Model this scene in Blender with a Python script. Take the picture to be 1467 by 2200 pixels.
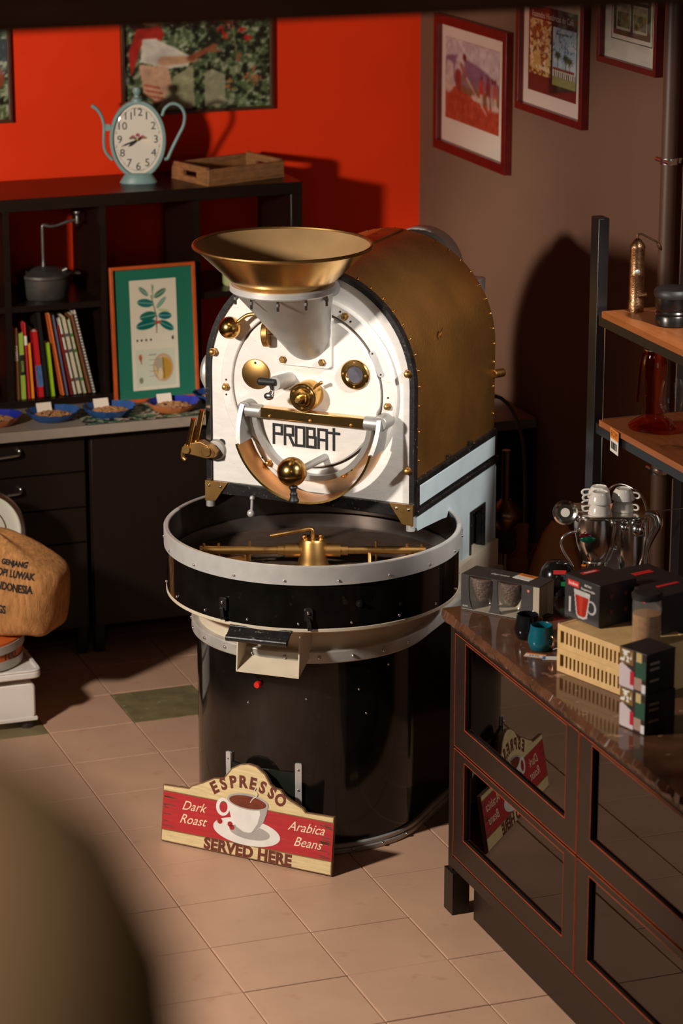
import bpy, bmesh, math, random
import numpy as np
from mathutils import Vector, Matrix
from mathutils.bvhtree import BVHTree

random.seed(7)
for _o in list(bpy.data.objects):
    bpy.data.objects.remove(_o)
scene = bpy.context.scene
COL = scene.collection
PI = math.pi
R = math.radians


def lin(r, g, b):
    def c(x):
        x = x / 255.0
        return x / 12.92 if x <= 0.04045 else ((x + 0.055) / 1.055) ** 2.4
    return (c(r), c(g), c(b))


# ------------------------------------------------------------------ camera
FPX, YAW, PITCH = 6142.31, 0.351466, 0.287380
CAM = Vector((-2.19493, -8.85960, 3.463474))
_f = Vector((math.sin(YAW) * math.cos(PITCH), math.cos(YAW) * math.cos(PITCH), -math.sin(PITCH)))
_r = Vector((math.cos(YAW), -math.sin(YAW), 0))
_u = _r.cross(_f)
cam_data = bpy.data.cameras.new('camera')
cam_data.sensor_fit = 'HORIZONTAL'
cam_data.sensor_width = 24.0
cam_data.lens = FPX / 1467.0 * 24.0
cam_data.clip_start = 0.05
cam_data.dof.use_dof = True
cam_data.dof.focus_distance = 8.5
cam_data.dof.aperture_fstop = 3.2
cam = bpy.data.objects.new('camera', cam_data)
COL.objects.link(cam)
m = Matrix.Identity(4)
for i in range(3):
    m[i][0], m[i][1], m[i][2], m[i][3] = _r[i], _u[i], -_f[i], CAM[i]
cam.matrix_world = m
scene.camera = cam

# ------------------------------------------------------------------ world, lights, exposure
world = bpy.data.worlds.new('world')
scene.world = world
world.use_nodes = True
bg = world.node_tree.nodes['Background']
bg.inputs[0].default_value = (1.0, 0.62, 0.40, 1)
bg.inputs[1].default_value = 0.013


def aim(o, target):
    d = Vector(target) - o.location
    o.rotation_euler = d.to_track_quat('-Z', 'Y').to_euler()


def spot(name, loc, target, power, color, cone, blend, radius):
    l = bpy.data.lights.new(name, 'SPOT')
    l.energy = power; l.color = color; l.spot_size = R(cone); l.spot_blend = blend
    l.shadow_soft_size = radius
    o = bpy.data.objects.new(name, l); COL.objects.link(o)
    o.location = loc; aim(o, target)
    return o


def area(name, loc, target, power, color, sx, sy):
    l = bpy.data.lights.new(name, 'AREA')
    l.shape = 'RECTANGLE'; l.size = sx; l.size_y = sy; l.energy = power; l.color = color
    o = bpy.data.objects.new(name, l); COL.objects.link(o)
    o.location = loc; aim(o, target)
    return o


spot('track_spot_roaster', (-2.45, -2.25, 2.45), (0.42, -1.37, 0.74), 565, (1.0, 0.92, 0.83), 61, 0.30, 0.13)
spot('track_spot_wall', (-2.35, -2.10, 2.45), (0.85, 1.35, 1.75), 600, (1.0, 0.86, 0.70), 44, 0.7, 0.13)
area('window_daylight', (1.75, -4.6, 1.9), (0.9, -0.9, 1.0), 6, (0.86, 0.94, 1.0), 1.4, 1.6)
spot('roaster_side_fill', (1.78, -3.25, 3.05), (0.95, -0.78, 1.12), 400, (1.0, 0.97, 0.92), 24, 0.6, 0.10)  # added unseen spot, brightens the roaster's right side and housing
area('post_fill_light', (-2.9, -8.4, 3.9), (-1.9, -7.7, 2.9), 9, (1.0, 0.80, 0.60), 0.6, 0.6)  # added unseen light, brightens the near post

scene.view_settings.view_transform = 'Standard'
scene.view_settings.look = 'None'
scene.view_settings.gamma = 1.0
scene.view_settings.use_curve_mapping = False
scene.view_settings.exposure = 0.0

# ------------------------------------------------------------------ mesh helpers


class MB:
    """collects shapes for ONE mesh"""
    def __init__(self, xf=None):
        self.v = []; self.f = []; self.xf = xf

    def add(self, vs, fs, M=None):
        b = len(self.v)
        for p in vs:
            p = Vector(p)
            if M is not None: p = M @ p
            if self.xf is not None: p = self.xf @ p
            self.v.append(p)
        self.f += [tuple(i + b for i in f) for f in fs]
        return self

    def box(self, a, b, M=None):
        x0, y0, z0 = a; x1, y1, z1 = b
        vs = [(x0, y0, z0), (x1, y0, z0), (x1, y1, z0), (x0, y1, z0), (x0, y0, z1), (x1, y0, z1), (x1, y1, z1), (x0, y1, z1)]
        fs = [(0, 3, 2, 1), (4, 5, 6, 7), (0, 1, 5, 4), (1, 2, 6, 5), (2, 3, 7, 6), (3, 0, 4, 7)]
        return self.add(vs, fs, M)

    def lathe(self, prof, n=32, M=None, a0=0.0, a1=2 * PI):
        full = abs(a1 - a0 - 2 * PI) < 1e-6
        k = n if full else n + 1
        vs = []; fs = []; rows = []
        for (r, h) in prof:
            if abs(r) < 1e-9 and full:
                rows.append([len(vs)] * k); vs.append((0, 0, h))
            else:
                row = []
                for i in range(k):
                    t = a0 + (a1 - a0) * i / n
                    row.append(len(vs)); vs.append((r * math.cos(t), r * math.sin(t), h))
                rows.append(row)
        for j in range(len(rows) - 1):
            A, B = rows[j], rows[j + 1]
            for i in range(n):
                i2 = (i + 1) % k if full else i + 1
                q = [A[i], A[i2], B[i2], B[i]]
                q2 = []
                for x in q:
                    if x not in q2: q2.append(x)
                if len(q2) >= 3: fs.append(tuple(q2))
        return self.add(vs, fs, M)

    def cyl(self, p0, p1, r, n=20, r1=None):
        p0 = Vector(p0); p1 = Vector(p1); d = p1 - p0
        M = Matrix.Translation(p0) @ d.to_track_quat('Z', 'Y').to_matrix().to_4x4()
        if r1 is None: r1 = r
        return self.lathe([(0, 0), (r, 0), (r1, d.length), (0, d.length)], n, M)

    def sphere(self, c, r, n=24, sc=(1, 1, 1)):
        k = max(6, n // 2)
        prof = [(r * math.sin(PI * i / k), -r * math.cos(PI * i / k)) for i in range(k + 1)]
        prof[0] = (0, -r); prof[-1] = (0, r)
        return self.lathe(prof, n, Matrix.Translation(c) @ Matrix.Diagonal((*sc, 1)))

    def tube(self, path, r, n=10, closed=False):
        pts = [Vector(p) for p in path]; N = len(pts)
        rs = list(r) if isinstance(r, (list, tuple)) else [r] * N
        if not closed and 3 <= N <= 14:            # smooth the path (Catmull-Rom)
            P2 = []; R2 = []
            for i in range(N - 1):
                p0 = pts[i - 1] if i else pts[0] * 2 - pts[1]; p1 = pts[i]; p2 = pts[i + 1]; p3 = pts[i + 2] if i + 2 < N else pts[-1] * 2 - pts[-2]
                # centripetal-like: limit tangents to the shorter neighbouring segment
                L_ = (p2 - p1).length
                t1 = (p2 - p0); t1 = t1.normalized() * min((p1 - p0).length, L_); t2 = (p3 - p1); t2 = t2.normalized() * min((p3 - p2).length, L_)
                for q in range(5):
                    t = q / 5.0; a = 2 * t ** 3 - 3 * t ** 2 + 1; b = t ** 3 - 2 * t ** 2 + t; c = -2 * t ** 3 + 3 * t ** 2; d = t ** 3 - t ** 2
                    P2.append(p1 * a + t1 * b + p2 * c + t2 * d); R2.append(rs[i] + (rs[i + 1] - rs[i]) * t)
            P2.append(pts[-1]); R2.append(rs[-1]); pts = P2; rs = R2; N = len(pts)
        vs = []; fs = []; prev = None
        for i, p in enumerate(pts):
            if closed: t = pts[(i + 1) % N] - pts[i - 1]
            else: t = pts[min(i + 1, N - 1)] - pts[max(i - 1, 0)]
            t.normalize()
            if prev is None:
                a = Vector((0, 0, 1)) if abs(t.z) < 0.9 else Vector((1, 0, 0))
                a = (a - t * a.dot(t)).normalized()
            else:
                a = (prev - t * prev.dot(t)).normalized()
            prev = a; b = t.cross(a)
            for k in range(n):
                th = 2 * PI * k / n
                vs.append(p + (a * math.cos(th) + b * math.sin(th)) * rs[i])
        segs = N if closed else N - 1
        for i in range(segs):
            i2 = (i + 1) % N
            for k in range(n):
                k2 = (k + 1) % n
                fs.append((i * n + k, i * n + k2, i2 * n + k2, i2 * n + k))
        if not closed:
            fs.append(tuple(range(n))[::-1]); fs.append(tuple((N - 1) * n + k for k in range(n)))
        return self.add(vs, fs)

    def prism(self, poly, h0, h1, M=None):
        n = len(poly)
        vs = [(u, v, h0) for u, v in poly] + [(u, v, h1) for u, v in poly]
        fs = [tuple(range(n))[::-1], tuple(range(n, 2 * n))]
        fs += [(i, (i + 1) % n, n + (i + 1) % n, n + i) for i in range(n)]
        return self.add(vs, fs, M)

    def ringprism(self, outer, inner, h0, h1, M=None):
        """two closed loops with equal counts"""
        n = len(outer)
        vs = [(u, v, h) for h in (h0, h1) for L in (outer, inner) for u, v in L]
        fs = []
        for i in range(n):
            j = (i + 1) % n
            fs += [(i, n + i, n + j, j), (2 * n + i, 2 * n + j, 3 * n + j, 3 * n + i), (i, j, 2 * n + j, 2 * n + i), (n + i, 3 * n + i, 3 * n + j, n + j)]
        return self.add(vs, fs, M)

    def loft(self, rings, cap=True):
        n = len(rings[0]); vs = [p for r_ in rings for p in r_]; fs = []
        for j in range(len(rings) - 1):
            for i in range(n):
                k = (i + 1) % n
                fs.append((j * n + i, j * n + k, (j + 1) * n + k, (j + 1) * n + i))
        if cap:
            fs.append(tuple(range(n))[::-1]); fs.append(tuple((len(rings) - 1) * n + i for i in range(n)))
        return self.add(vs, fs)

    def mesh(self, name, angle=38):
        me = bpy.data.meshes.new(name)
        me.from_pydata([tuple(p) for p in self.v], [], self.f)
        bm = bmesh.new(); bm.from_mesh(me)
        bmesh.ops.recalc_face_normals(bm, faces=bm.faces)
        bm.to_mesh(me); bm.free()
        for p in me.polygons: p.use_smooth = True
        me.set_sharp_from_angle(angle=R(angle))
        return me


def link(name, me, mat, parent=None, loc=None, rot=None):
    o = bpy.data.objects.new(name, me)
    COL.objects.link(o)
    if mat is not None and len(me.materials) == 0: me.materials.append(mat)
    if parent is not None: o.parent = parent
    if loc is not None: o.location = loc
    if rot is not None: o.rotation_euler = rot
    return o


def obj(name, mb, mat, parent=None, bevel=0.0, angle=38, kind=None, label=None):
    o = link(name, mb.mesh(name, angle), mat, parent)
    if bevel:
        b = o.modifiers.new('bevel', 'BEVEL'); b.width = bevel; b.segments = 2; b.limit_method = 'ANGLE'; b.angle_limit = R(40)
    if kind: o['kind'] = kind
    if label: o['label'] = label
    return o


def tag(o, label, cat, group=None, kind=None):
    o['label'] = label; o['category'] = cat
    if group: o['group'] = group
    if kind: o['kind'] = kind
    return o


def thing(name, label, cat, loc=(0, 0, 0), rotz=0.0, group=None):
    o = bpy.data.objects.new(name, None); COL.objects.link(o)
    o.empty_display_size = 0.05
    o.location = loc; o.rotation_euler = (0, 0, rotz)
    return tag(o, label, cat, group)


def dup(root, label=None):
    def cp(o, par):
        c = o.copy(); COL.objects.link(c); c.parent = par
        for ch in o.children: cp(ch, c)
        return c
    r_ = cp(root, None)
    if label: r_['label'] = label
    return r_


def Ax(o, d):
    """matrix putting local Z along d at o"""
    return Matrix.Translation(o) @ Vector(d).to_track_quat('Z', 'Y').to_matrix().to_4x4()


def frame(o, ex, ey):
    ex = Vector(ex).normalized(); ey = Vector(ey); ey = (ey - ex * ey.dot(ex)).normalized(); ez = ex.cross(ey)
    M = Matrix.Identity(4)
    for i in range(3):
        M[i][0], M[i][1], M[i][2], M[i][3] = ex[i], ey[i], ez[i], o[i]
    return M


def rrect(x0, y0, x1, y1, r, n=5):
    P = []
    for cx, cy, a in ((x1 - r, y1 - r, 0), (x0 + r, y1 - r, 90), (x0 + r, y0 + r, 180), (x1 - r, y0 + r, 270)):
        for i in range(n + 1):
            t = R(a + 90 * i / n); P.append((cx + r * math.cos(t), cy + r * math.sin(t)))
    return P


def circ(cx, cy, r, n=32, a0=0, a1=360, ry=None):
    ry = r if ry is None else ry
    full = a1 - a0 == 360
    return [(cx + r * math.cos(R(a0 + (a1 - a0) * i / (n if full else n - 1))), cy + ry * math.sin(R(a0 + (a1 - a0) * i / (n if full else n - 1)))) for i in range(n)]


# ------------------------------------------------------------------ materials
MATS = {}


def pm(name, col, rough=0.5, metal=0.0, var=0.12, vscale=8.0, bump=0.0, bscale=60.0, coat=0.0, spec=0.5, stretch=None, col2=None, col2_thr=None, emit=None, world=False):
    if name in MATS: return MATS[name]
    mt = bpy.data.materials.new(name); mt.use_nodes = True
    nt = mt.node_tree; N = nt.nodes; L = nt.links
    bs = N['Principled BSDF']
    bs.inputs['Roughness'].default_value = rough
    bs.inputs['Metallic'].default_value = metal
    bs.inputs['Specular IOR Level'].default_value = spec
    bs.inputs['Coat Weight'].default_value = coat
    bs.inputs['Coat Roughness'].default_value = 0.06
    tc = N.new('ShaderNodeTexCoord'); mp = N.new('ShaderNodeMapping')
    L.new(N.new('ShaderNodeNewGeometry').outputs['Position'] if world else tc.outputs['Object'], mp.inputs[0])
    if stretch: mp.inputs['Scale'].default_value = stretch
    no = N.new('ShaderNodeTexNoise'); no.inputs['Scale'].default_value = vscale; no.inputs['Detail'].default_value = 5
    L.new(mp.outputs[0], no.inputs['Vector'])
    rp = N.new('ShaderNodeValToRGB'); L.new(no.outputs[0], rp.inputs[0])
    c = np.array(col)
    lo = tuple(np.clip(c * (1 - var), 0, 1)) + (1,); hi = tuple(np.clip(c * (1 + var), 0, 1)) + (1,)
    rp.color_ramp.elements[0].position = 0.3; rp.color_ramp.elements[0].color = lo
    rp.color_ramp.elements[1].position = 0.7; rp.color_ramp.elements[1].color = hi
    out = rp.outputs[0]
    if col2 is not None:
        n2 = N.new('ShaderNodeTexNoise'); n2.inputs['Scale'].default_value = vscale * 2.7; n2.inputs['Detail'].default_value = 7
        L.new(mp.outputs[0], n2.inputs['Vector'])
        r2 = N.new('ShaderNodeValToRGB'); L.new(n2.outputs[0], r2.inputs[0])
        t = col2_thr if col2_thr is not None else 0.6
        r2.color_ramp.elements[0].position = t; r2.color_ramp.elements[1].position = min(1, t + 0.08)
        mx = N.new('ShaderNodeMix'); mx.data_type = 'RGBA'
        L.new(r2.outputs[0], mx.inputs[0]); L.new(out, mx.inputs[6]); mx.inputs[7].default_value = (*col2, 1)
        out = mx.outputs[2]
    L.new(out, bs.inputs['Base Color'])
    if bump:
        nb = N.new('ShaderNodeTexNoise'); nb.inputs['Scale'].default_value = bscale; nb.inputs['Detail'].default_value = 4
        L.new(mp.outputs[0], nb.inputs['Vector'])
        bp = N.new('ShaderNodeBump'); bp.inputs['Strength'].default_value = bump; bp.inputs['Distance'].default_value = 0.003
        L.new(nb.outputs[0], bp.inputs['Height']); L.new(bp.outputs[0], bs.inputs['Normal'])
    if emit:
        bs.inputs['Emission Color'].default_value = (*emit[:3], 1); bs.inputs['Emission Strength'].default_value = emit[3]
    MATS[name] = mt
    return mt


def glassm(name, tint=(1, 1, 1), ior=1.45, rough=0.0):
    if name in MATS: return MATS[name]
    mt = bpy.data.materials.new(name); mt.use_nodes = True
    nt = mt.node_tree; N = nt.nodes; L = nt.links
    N.remove(N['Principled BSDF'])
    tr = N.new('ShaderNodeBsdfTransparent'); tr.inputs[0].default_value = (*tint, 1)
    gl = N.new('ShaderNodeBsdfGlossy'); gl.inputs['Roughness'].default_value = rough
    fr = N.new('ShaderNodeFresnel')
    ge = N.new('ShaderNodeNewGeometry'); mi = N.new('ShaderNodeMix')   # same Fresnel from both sides of a thin pane
    mi.inputs[2].default_value = ior; mi.inputs[3].default_value = 1.0 / ior
    L.new(ge.outputs['Backfacing'], mi.inputs[0]); L.new(mi.outputs[0], fr.inputs[0])
    mx = N.new('ShaderNodeMixShader')
    L.new(fr.outputs[0], mx.inputs[0]); L.new(tr.outputs[0], mx.inputs[1]); L.new(gl.outputs[0], mx.inputs[2])
    L.new(mx.outputs[0], N['Material Output'].inputs[0])
    MATS[name] = mt
    return mt


def printm():
    if 'print' in MATS: return MATS['print']
    mt = bpy.data.materials.new('printed_paper'); mt.use_nodes = True
    N = mt.node_tree.nodes; bs = N['Principled BSDF']
    at = N.new('ShaderNodeAttribute'); at.attribute_name = 'ink'
    mt.node_tree.links.new(at.outputs['Color'], bs.inputs['Base Color'])
    bs.inputs['Roughness'].default_value = 0.55; bs.inputs['Specular IOR Level'].default_value = 0.2
    MATS['print'] = mt
    return mt


M_red = pm('red_wall_paint', lin(230, 56, 16), 0.75, var=0.04, vscale=3, spec=0.15, bump=0.06, bscale=220)
M_brown = pm('brown_wall_paint', lin(110, 80, 64), 0.8, var=0.05, vscale=3, spec=0.15, bump=0.06, bscale=220)
M_tile = pm('pink_floor_tile', lin(200, 158, 130), 0.42, var=0.06, vscale=5, bump=0.05, bscale=90, spec=0.35, col2=lin(192, 148, 120), col2_thr=0.62, world=True)
M_tileg = pm('green_floor_tile', lin(126, 114, 80), 0.42, var=0.22, vscale=14, bump=0.05, bscale=90, spec=0.35, col2=lin(150, 142, 110), col2_thr=0.62, world=True)
M_grout = pm('tile_grout', lin(120, 98, 78), 0.9, var=0.2, vscale=20)
M_brass = pm('polished_brass', (0.66, 0.39, 0.12), 0.21, 1.0, var=0.15, vscale=14, bump=0.03, bscale=40)
M_brassd = pm('dull_brass', (0.47, 0.26, 0.085), 0.40, 1.0, var=0.25, vscale=10, bump=0.05, bscale=60, col2=(0.30, 0.14, 0.05), col2_thr=0.62)
M_shell = pm('hammered_brass_sheet', (0.70, 0.375, 0.105), 0.44, 1.0, var=0.22, vscale=5, bump=0.5, bscale=95)
M_copper = pm('copper_brass', (0.72, 0.36, 0.13), 0.30, 1.0, var=0.15, vscale=7, bump=0.03)
M_white = pm('white_machine_paint', lin(236, 230, 222), 0.42, var=0.05, vscale=18, bump=0.12, bscale=70, stretch=(1, 1, 3), col2=lin(205, 190, 172), col2_thr=0.68)
M_side = pm('pale_grey_machine_paint', lin(188, 202, 206), 0.45, var=0.06, vscale=16, bump=0.1, bscale=60)
M_blackw = pm('worn_black_paint', lin(26, 23, 22), 0.38, var=0.5, vscale=40, bump=0.25, bscale=60, col2=lin(104, 97, 90), col2_thr=0.645)
M_blackg = pm('glossy_black_sheet', (0.006, 0.005, 0.004), 0.09, var=0.4, vscale=12, bump=0.012, bscale=18, col2=(0.018, 0.013, 0.009), col2_thr=0.66)
M_alu = pm('brushed_aluminium', (0.68, 0.66, 0.63), 0.38, 0.45, var=0.08, vscale=20, bump=0.04, bscale=120)
M_satin = pm('satin_grey_aluminium', (0.40, 0.385, 0.36), 0.40, 0.55, var=0.10, vscale=14, bump=0.05, bscale=90)
M_cast = pm('cast_grey_metal', (0.46, 0.44, 0.40), 0.45, 0.4, var=0.18, vscale=16, bump=0.12, bscale=80)
M_cream = pm('cream_machine_paint', lin(205, 190, 165), 0.45, var=0.06, vscale=14, bump=0.08)
M_steel = pm('steel', (0.60, 0.58, 0.55), 0.25, 1.0, var=0.1, vscale=20)
M_chrome = pm('chrome', (0.82, 0.78, 0.73), 0.17, 1.0, var=0.04, vscale=10)
M_black = pm('matt_black', (0.012, 0.010, 0.009), 0.5, var=0.3, vscale=20)
M_pan = pm('dark_perforated_plate', (0.20, 0.13, 0.095), 0.42, 0.5, var=0.2, vscale=30, bump=0.3, bscale=260)
M_liner = pm('dark_tray_liner', (0.10, 0.085, 0.075), 0.3, 0.8, var=0.2, vscale=14)
M_dkwood = pm('black_brown_veneer', lin(26, 17, 14), 0.30, var=0.18, vscale=9, stretch=(1, 1, 9), spec=0.4, bump=0.03)
M_ply = pm('dark_cabinet_front', lin(24, 14, 10), 0.4, var=0.12, vscale=7, stretch=(9, 1, 1), spec=0.4)
M_counter = pm('grey_laminate', lin(128, 116, 105), 0.5, var=0.06, vscale=30)
M_redbtn = pm('red_plastic', lin(210, 40, 28), 0.35, var=0.05)
GLASS = glassm('clear_glass')


def milky(name, fac, col):
    mt = glassm(name); N = mt.node_tree.nodes; L = mt.node_tree.links
    base = [n for n in N if n.type == 'MIX_SHADER'][0]
    df = N.new('ShaderNodeBsdfPrincipled'); df.inputs['Base Color'].default_value = (*col, 1); df.inputs['Roughness'].default_value = 0.15
    m2 = N.new('ShaderNodeMixShader'); m2.inputs[0].default_value = fac
    L.new(base.outputs[0], m2.inputs[1]); L.new(df.outputs[0], m2.inputs[2]); L.new(m2.outputs[0], N['Material Output'].inputs[0])
    return mt


THICK = milky('thick_blown_glass', 0.07, lin(230, 222, 205))
PANE = glassm('picture_glass', (0.96, 0.96, 0.96), 1.38)

# ------------------------------------------------------------------ setting
fl = MB().box((-3.2, -9.4, -0.12), (2.4, 1.6, -0.008))
floor = obj('floor', fl, M_grout); floor['kind'] = 'structure'
T = 0.30
h = T / 2 - 0.0016; hb = h - 0.002
tm = MB().add([(-h, -h, -0.008), (h, -h, -0.008), (h, h, -0.008), (-h, h, -0.008), (-h, -h, -0.0015), (h, -h, -0.0015), (h, h, -0.0015), (-h, h, -0.0015), (-hb, -hb, 0), (hb, -hb, 0), (hb, hb, 0), (-hb, hb, 0)],
              [(0, 1, 5, 4), (1, 2, 6, 5), (2, 3, 7, 6), (3, 0, 4, 7), (4, 5, 9, 8), (5, 6, 10, 9), (6, 7, 11, 10), (7, 4, 8, 11), (8, 9, 10, 11)])
tile_me = tm.mesh('tile', 12); tile_me.materials.append(M_tile)
tileg_me = tile_me.copy(); tileg_me.materials.clear(); tileg_me.materials.append(M_tileg)
for iu in range(-4, 6):
    for iv in range(-5, 14):
        x = (iu + .5) * T; y = -(iv + .5) * T
        green = (iv == -1 and iu in (-3, -1, 1, 3, 5)) or (iv == 3 and iu == 3)
        o = link('tile', tileg_me if green else tile_me, None, floor)
        o.location = (x, y, random.uniform(-0.0006, 0.0006))
        o.rotation_euler = (random.uniform(-.001, .001), random.uniform(-.001, .001), PI / 2 * random.randint(0, 3))

YW, XW = 1.40, 1.89
w = obj('wall_back', MB().box((-3.2, YW, -0.05), (XW + 0.1, YW + 0.1, 3.3)), M_red); w['kind'] = 'structure'
w = obj('wall_right', MB().box((XW, -3.4, -0.05), (XW + 0.1, YW, 3.3)), M_brown); w['kind'] = 'structure'
w = obj('trim_1', MB().box((-6.0, -4.80, 2.956), (6.0, -4.50, 3.35)), pm('dark_beam_wood', lin(122, 82, 56), 0.6, var=0.2, vscale=5, stretch=(1, 8, 8)), bevel=0.01); w['kind'] = 'structure'
w['label'] = 'dark wooden ceiling beam across the top of the view'


def text(name, s, size, M, mat, parent, extrude=0.0004, shear=0.0, align='CENTER', space=1.0, offset=0.0, sx=1.0, wrap=None, width=None):
    cu = bpy.data.curves.new('lettering_curve', 'FONT')
    cu.body = s; cu.size = size; cu.align_x = align; cu.align_y = 'CENTER'
    cu.shear = shear; cu.space_character = space; cu.extrude = extrude; cu.offset = offset
    cu.resolution_u = 3
    o = bpy.data.objects.new('tmp', cu); COL.objects.link(o)
    bpy.context.view_layer.update()
    me = bpy.data.meshes.new_from_object(o.evaluated_get(bpy.context.evaluated_depsgraph_get()))
    bpy.data.objects.remove(o); bpy.data.curves.remove(cu)
    if width:
        xs_ = [v.co.x for v in me.vertices]; sx = width / max(1e-6, max(xs_) - min(xs_))
    S = Matrix.Diagonal((sx, 1, 1, 1))
    me.transform(M @ S)
    if wrap:
        for v in me.vertices: v.co = wrap(v.co)
    me.name = name
    return link(name, me, mat, parent)


def facing(o, right, up=(0, 0, 1)):
    """text frame at o: x along right, y along up, normal = right x up"""
    return frame(o, right, up)


M_ink = pm('black_ink', lin(24, 20, 18), 0.6, var=0.1)
M_inkw = pm('white_ink', lin(225, 218, 205), 0.6, var=0.03)

# ================================================================== coffee roaster
MA = R(-44)
rt = thing('coffee_roaster', 'large vintage brass and white drum coffee roaster with round cooling tray', 'coffee roaster', (0.597, -0.922, 0), MA)
TX, TY = 0.02, 0.012           # axis of base and cooling tray


def dplan(r, yb, n=48, cx=TX, cy=0.0):
    p = [(cx + r * math.cos(R(180 + 180 * i / n)), cy + r * math.sin(R(180 + 180 * i / n))) for i in range(n + 1)]
    return p + [(cx + r, yb), (cx - r, yb)]


obj('base_body', MB().prism(dplan(0.355, 0.70), 0.02, 0.625), M_blackg, rt, angle=50)
obj('base_flange', MB().prism(dplan(0.372, 0.71), 0.0, 0.016).prism(dplan(0.366, 0.71), 0.016, 0.030), M_cast, rt, bevel=0.003, angle=50)
obj('collar', MB().prism(dplan(0.350, 0.70), 0.62, 0.742), M_cream, rt, angle=50)
obj('collar_band', MB().prism(dplan(0.371, 0.70), 0.616, 0.655), M_cast, rt, bevel=0.004, angle=50)
rv = MB()
for a in range(186, 360, 16):
    for rr, zz in ((0.3725, 0.636), (0.373, 0.013)):
        c = (TX + rr * math.cos(R(a)), rr * math.sin(R(a)), zz)
        rv.sphere(c, 0.0055, 10)
obj('base_rivets', rv, M_steel, rt, kind='stuff')
# seam screws on the black base
sc = MB()
for a, z in ((292, 0.50), (318, 0.52), (322, 0.44), (262, 0.47), (335, 0.58)):
    sc.sphere((TX + 0.3555 * math.cos(R(a)), 0.3555 * math.sin(R(a)), z), 0.004, 8)
obj('base_screws', sc, M_steel, rt, kind='stuff')
# inspection hatch low on the base
hp = MB()
for k in range(9):
    pass
hatch = MB(); n = 10
ro, ri = 0.3605, 0.354
vs = []; fs = []
a0, a1 = R(252), R(286)
for i in range(n + 1):
    t = a0 + (a1 - a0) * i / n
    for rr in (ri, ro):
        for z in (0.09, 0.265): vs.append((TX + rr * math.cos(t), rr * math.sin(t), z))
for i in range(n):
    b = 4 * i; c = b + 4
    fs += [(b + 2, c + 2, c + 3, b + 3), (b + 1, b + 3, c + 3, c + 1), (b, c, c + 2, b + 2)]
fs += [(0, 2, 3, 1), (4 * n, 4 * n + 1, 4 * n + 3, 4 * n + 2)]
obj('hatch_plate', hatch.add(vs, fs), pm('dark_green_sheet', lin(40, 44, 38), 0.4, 0.4), rt)
for a in (250, 288):
    c = Vector((TX + 0.362 * math.cos(R(a)), 0.362 * math.sin(R(a)), 0.19))
    M = frame(c, (-math.sin(R(a)), math.cos(R(a)), 0), (0, 0, 1))
    st = obj('hatch_strip', MB().prism(rrect(-0.010, -0.105, 0.010, 0.105, 0.003, 2), -0.006, 0.002, M), M_alu, rt)
    obj('rivet', MB().sphere(M @ Vector((0, 0.085, 0.002)), 0.004, 8).sphere(M @ Vector((0, 0.02, 0.002)), 0.004, 8).sphere(M @ Vector((0, -0.07, 0.002)), 0.004, 8), M_steel, st)
# red push button
bt = obj('push_button', MB().lathe([(0, 0), (0.0105, 0), (0.0105, 0.014), (0.009, 0.018), (0, 0.0185)], 20, Ax((TX - 0.012, -0.353, 0.536), (-0.03, -1, 0.0))), M_redbtn, rt)

M_steeld = pm('dull_grey_steel', (0.30, 0.27, 0.25), 0.32, 0.8, var=0.15, vscale=14)
# cooling tray ------------------------------------------------------
RT = 0.455
TM = Matrix.Translation((TX, TY, 0))
obj('tray_wall', MB().lathe([(RT - 0.004, 0.748), (RT - 0.004, 0.890), (RT - 0.012, 0.890), (RT - 0.012, 0.748), (RT - 0.004, 0.748)], 96, TM), M_blackg, rt, label='glossy black side wall of the cooling tray')
obj('tray_liner', MB().lathe([(RT - 0.0121, 0.94), (RT - 0.0121, 0.80), (RT - 0.014, 0.80), (RT - 0.014, 0.94), (RT - 0.0121, 0.94)], 96, TM), M_liner, rt)
obj('tray_rim', MB().lathe([(RT - 0.003, 0.886), (RT + 0.003, 0.886), (RT + 0.003, 0.941), (RT, 0.9435), (RT - 0.010, 0.9435), (RT - 0.012, 0.941), (RT - 0.012, 0.890), (RT - 0.003, 0.886)], 96, TM), M_alu, rt, label='silver metal rim band of the cooling tray')
obj('tray_lip', MB().lathe([(0.30, 0.735), (RT - 0.012, 0.735), (RT - 0.002, 0.741), (RT - 0.002, 0.749), (RT - 0.006, 0.752), (0.30, 0.753), (0.30, 0.735)], 96, TM), M_cream, rt)
obj('tray_floor', MB().lathe([(0, 0.800), (RT - 0.014, 0.800), (RT - 0.014, 0.790), (0, 0.790)], 96, TM), M_pan, rt, label='dark perforated floor of the cooling tray')
obj('tray_inner_ring', MB().lathe([(RT - 0.0145, 0.800), (RT - 0.0145, 0.842), (RT - 0.018, 0.845), (RT - 0.021, 0.842), (RT - 0.021, 0.800), (RT - 0.0145, 0.800)], 96, TM), M_steeld, rt)
rv = MB()
for a in range(0, 360, 20):
    rv.sphere((TX + (RT + 0.0035) * math.cos(R(a + 4)), TY + (RT + 0.0035) * math.sin(R(a + 4)), 0.899), 0.0045, 8)
    rv.sphere((TX + (RT - 0.003) * math.cos(R(a + 9)), TY + (RT - 0.003) * math.sin(R(a + 9)), 0.766), 0.0045, 8)
obj('tray_rivets', rv, M_steel, rt, kind='stuff')
for lx, ly, z in ((0.32, -0.32, 0.822), (0.40, -0.21, 0.80)):
    obj('tray_bolt', MB().lathe([(0, 0), (0.011, 0), (0.011, 0.006), (0.006, 0.007), (0.006, 0.013), (0, 0.014)], 12, Ax((lx, ly, z), (lx - TX, ly - TY, 0))), M_blackw, rt)
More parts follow.
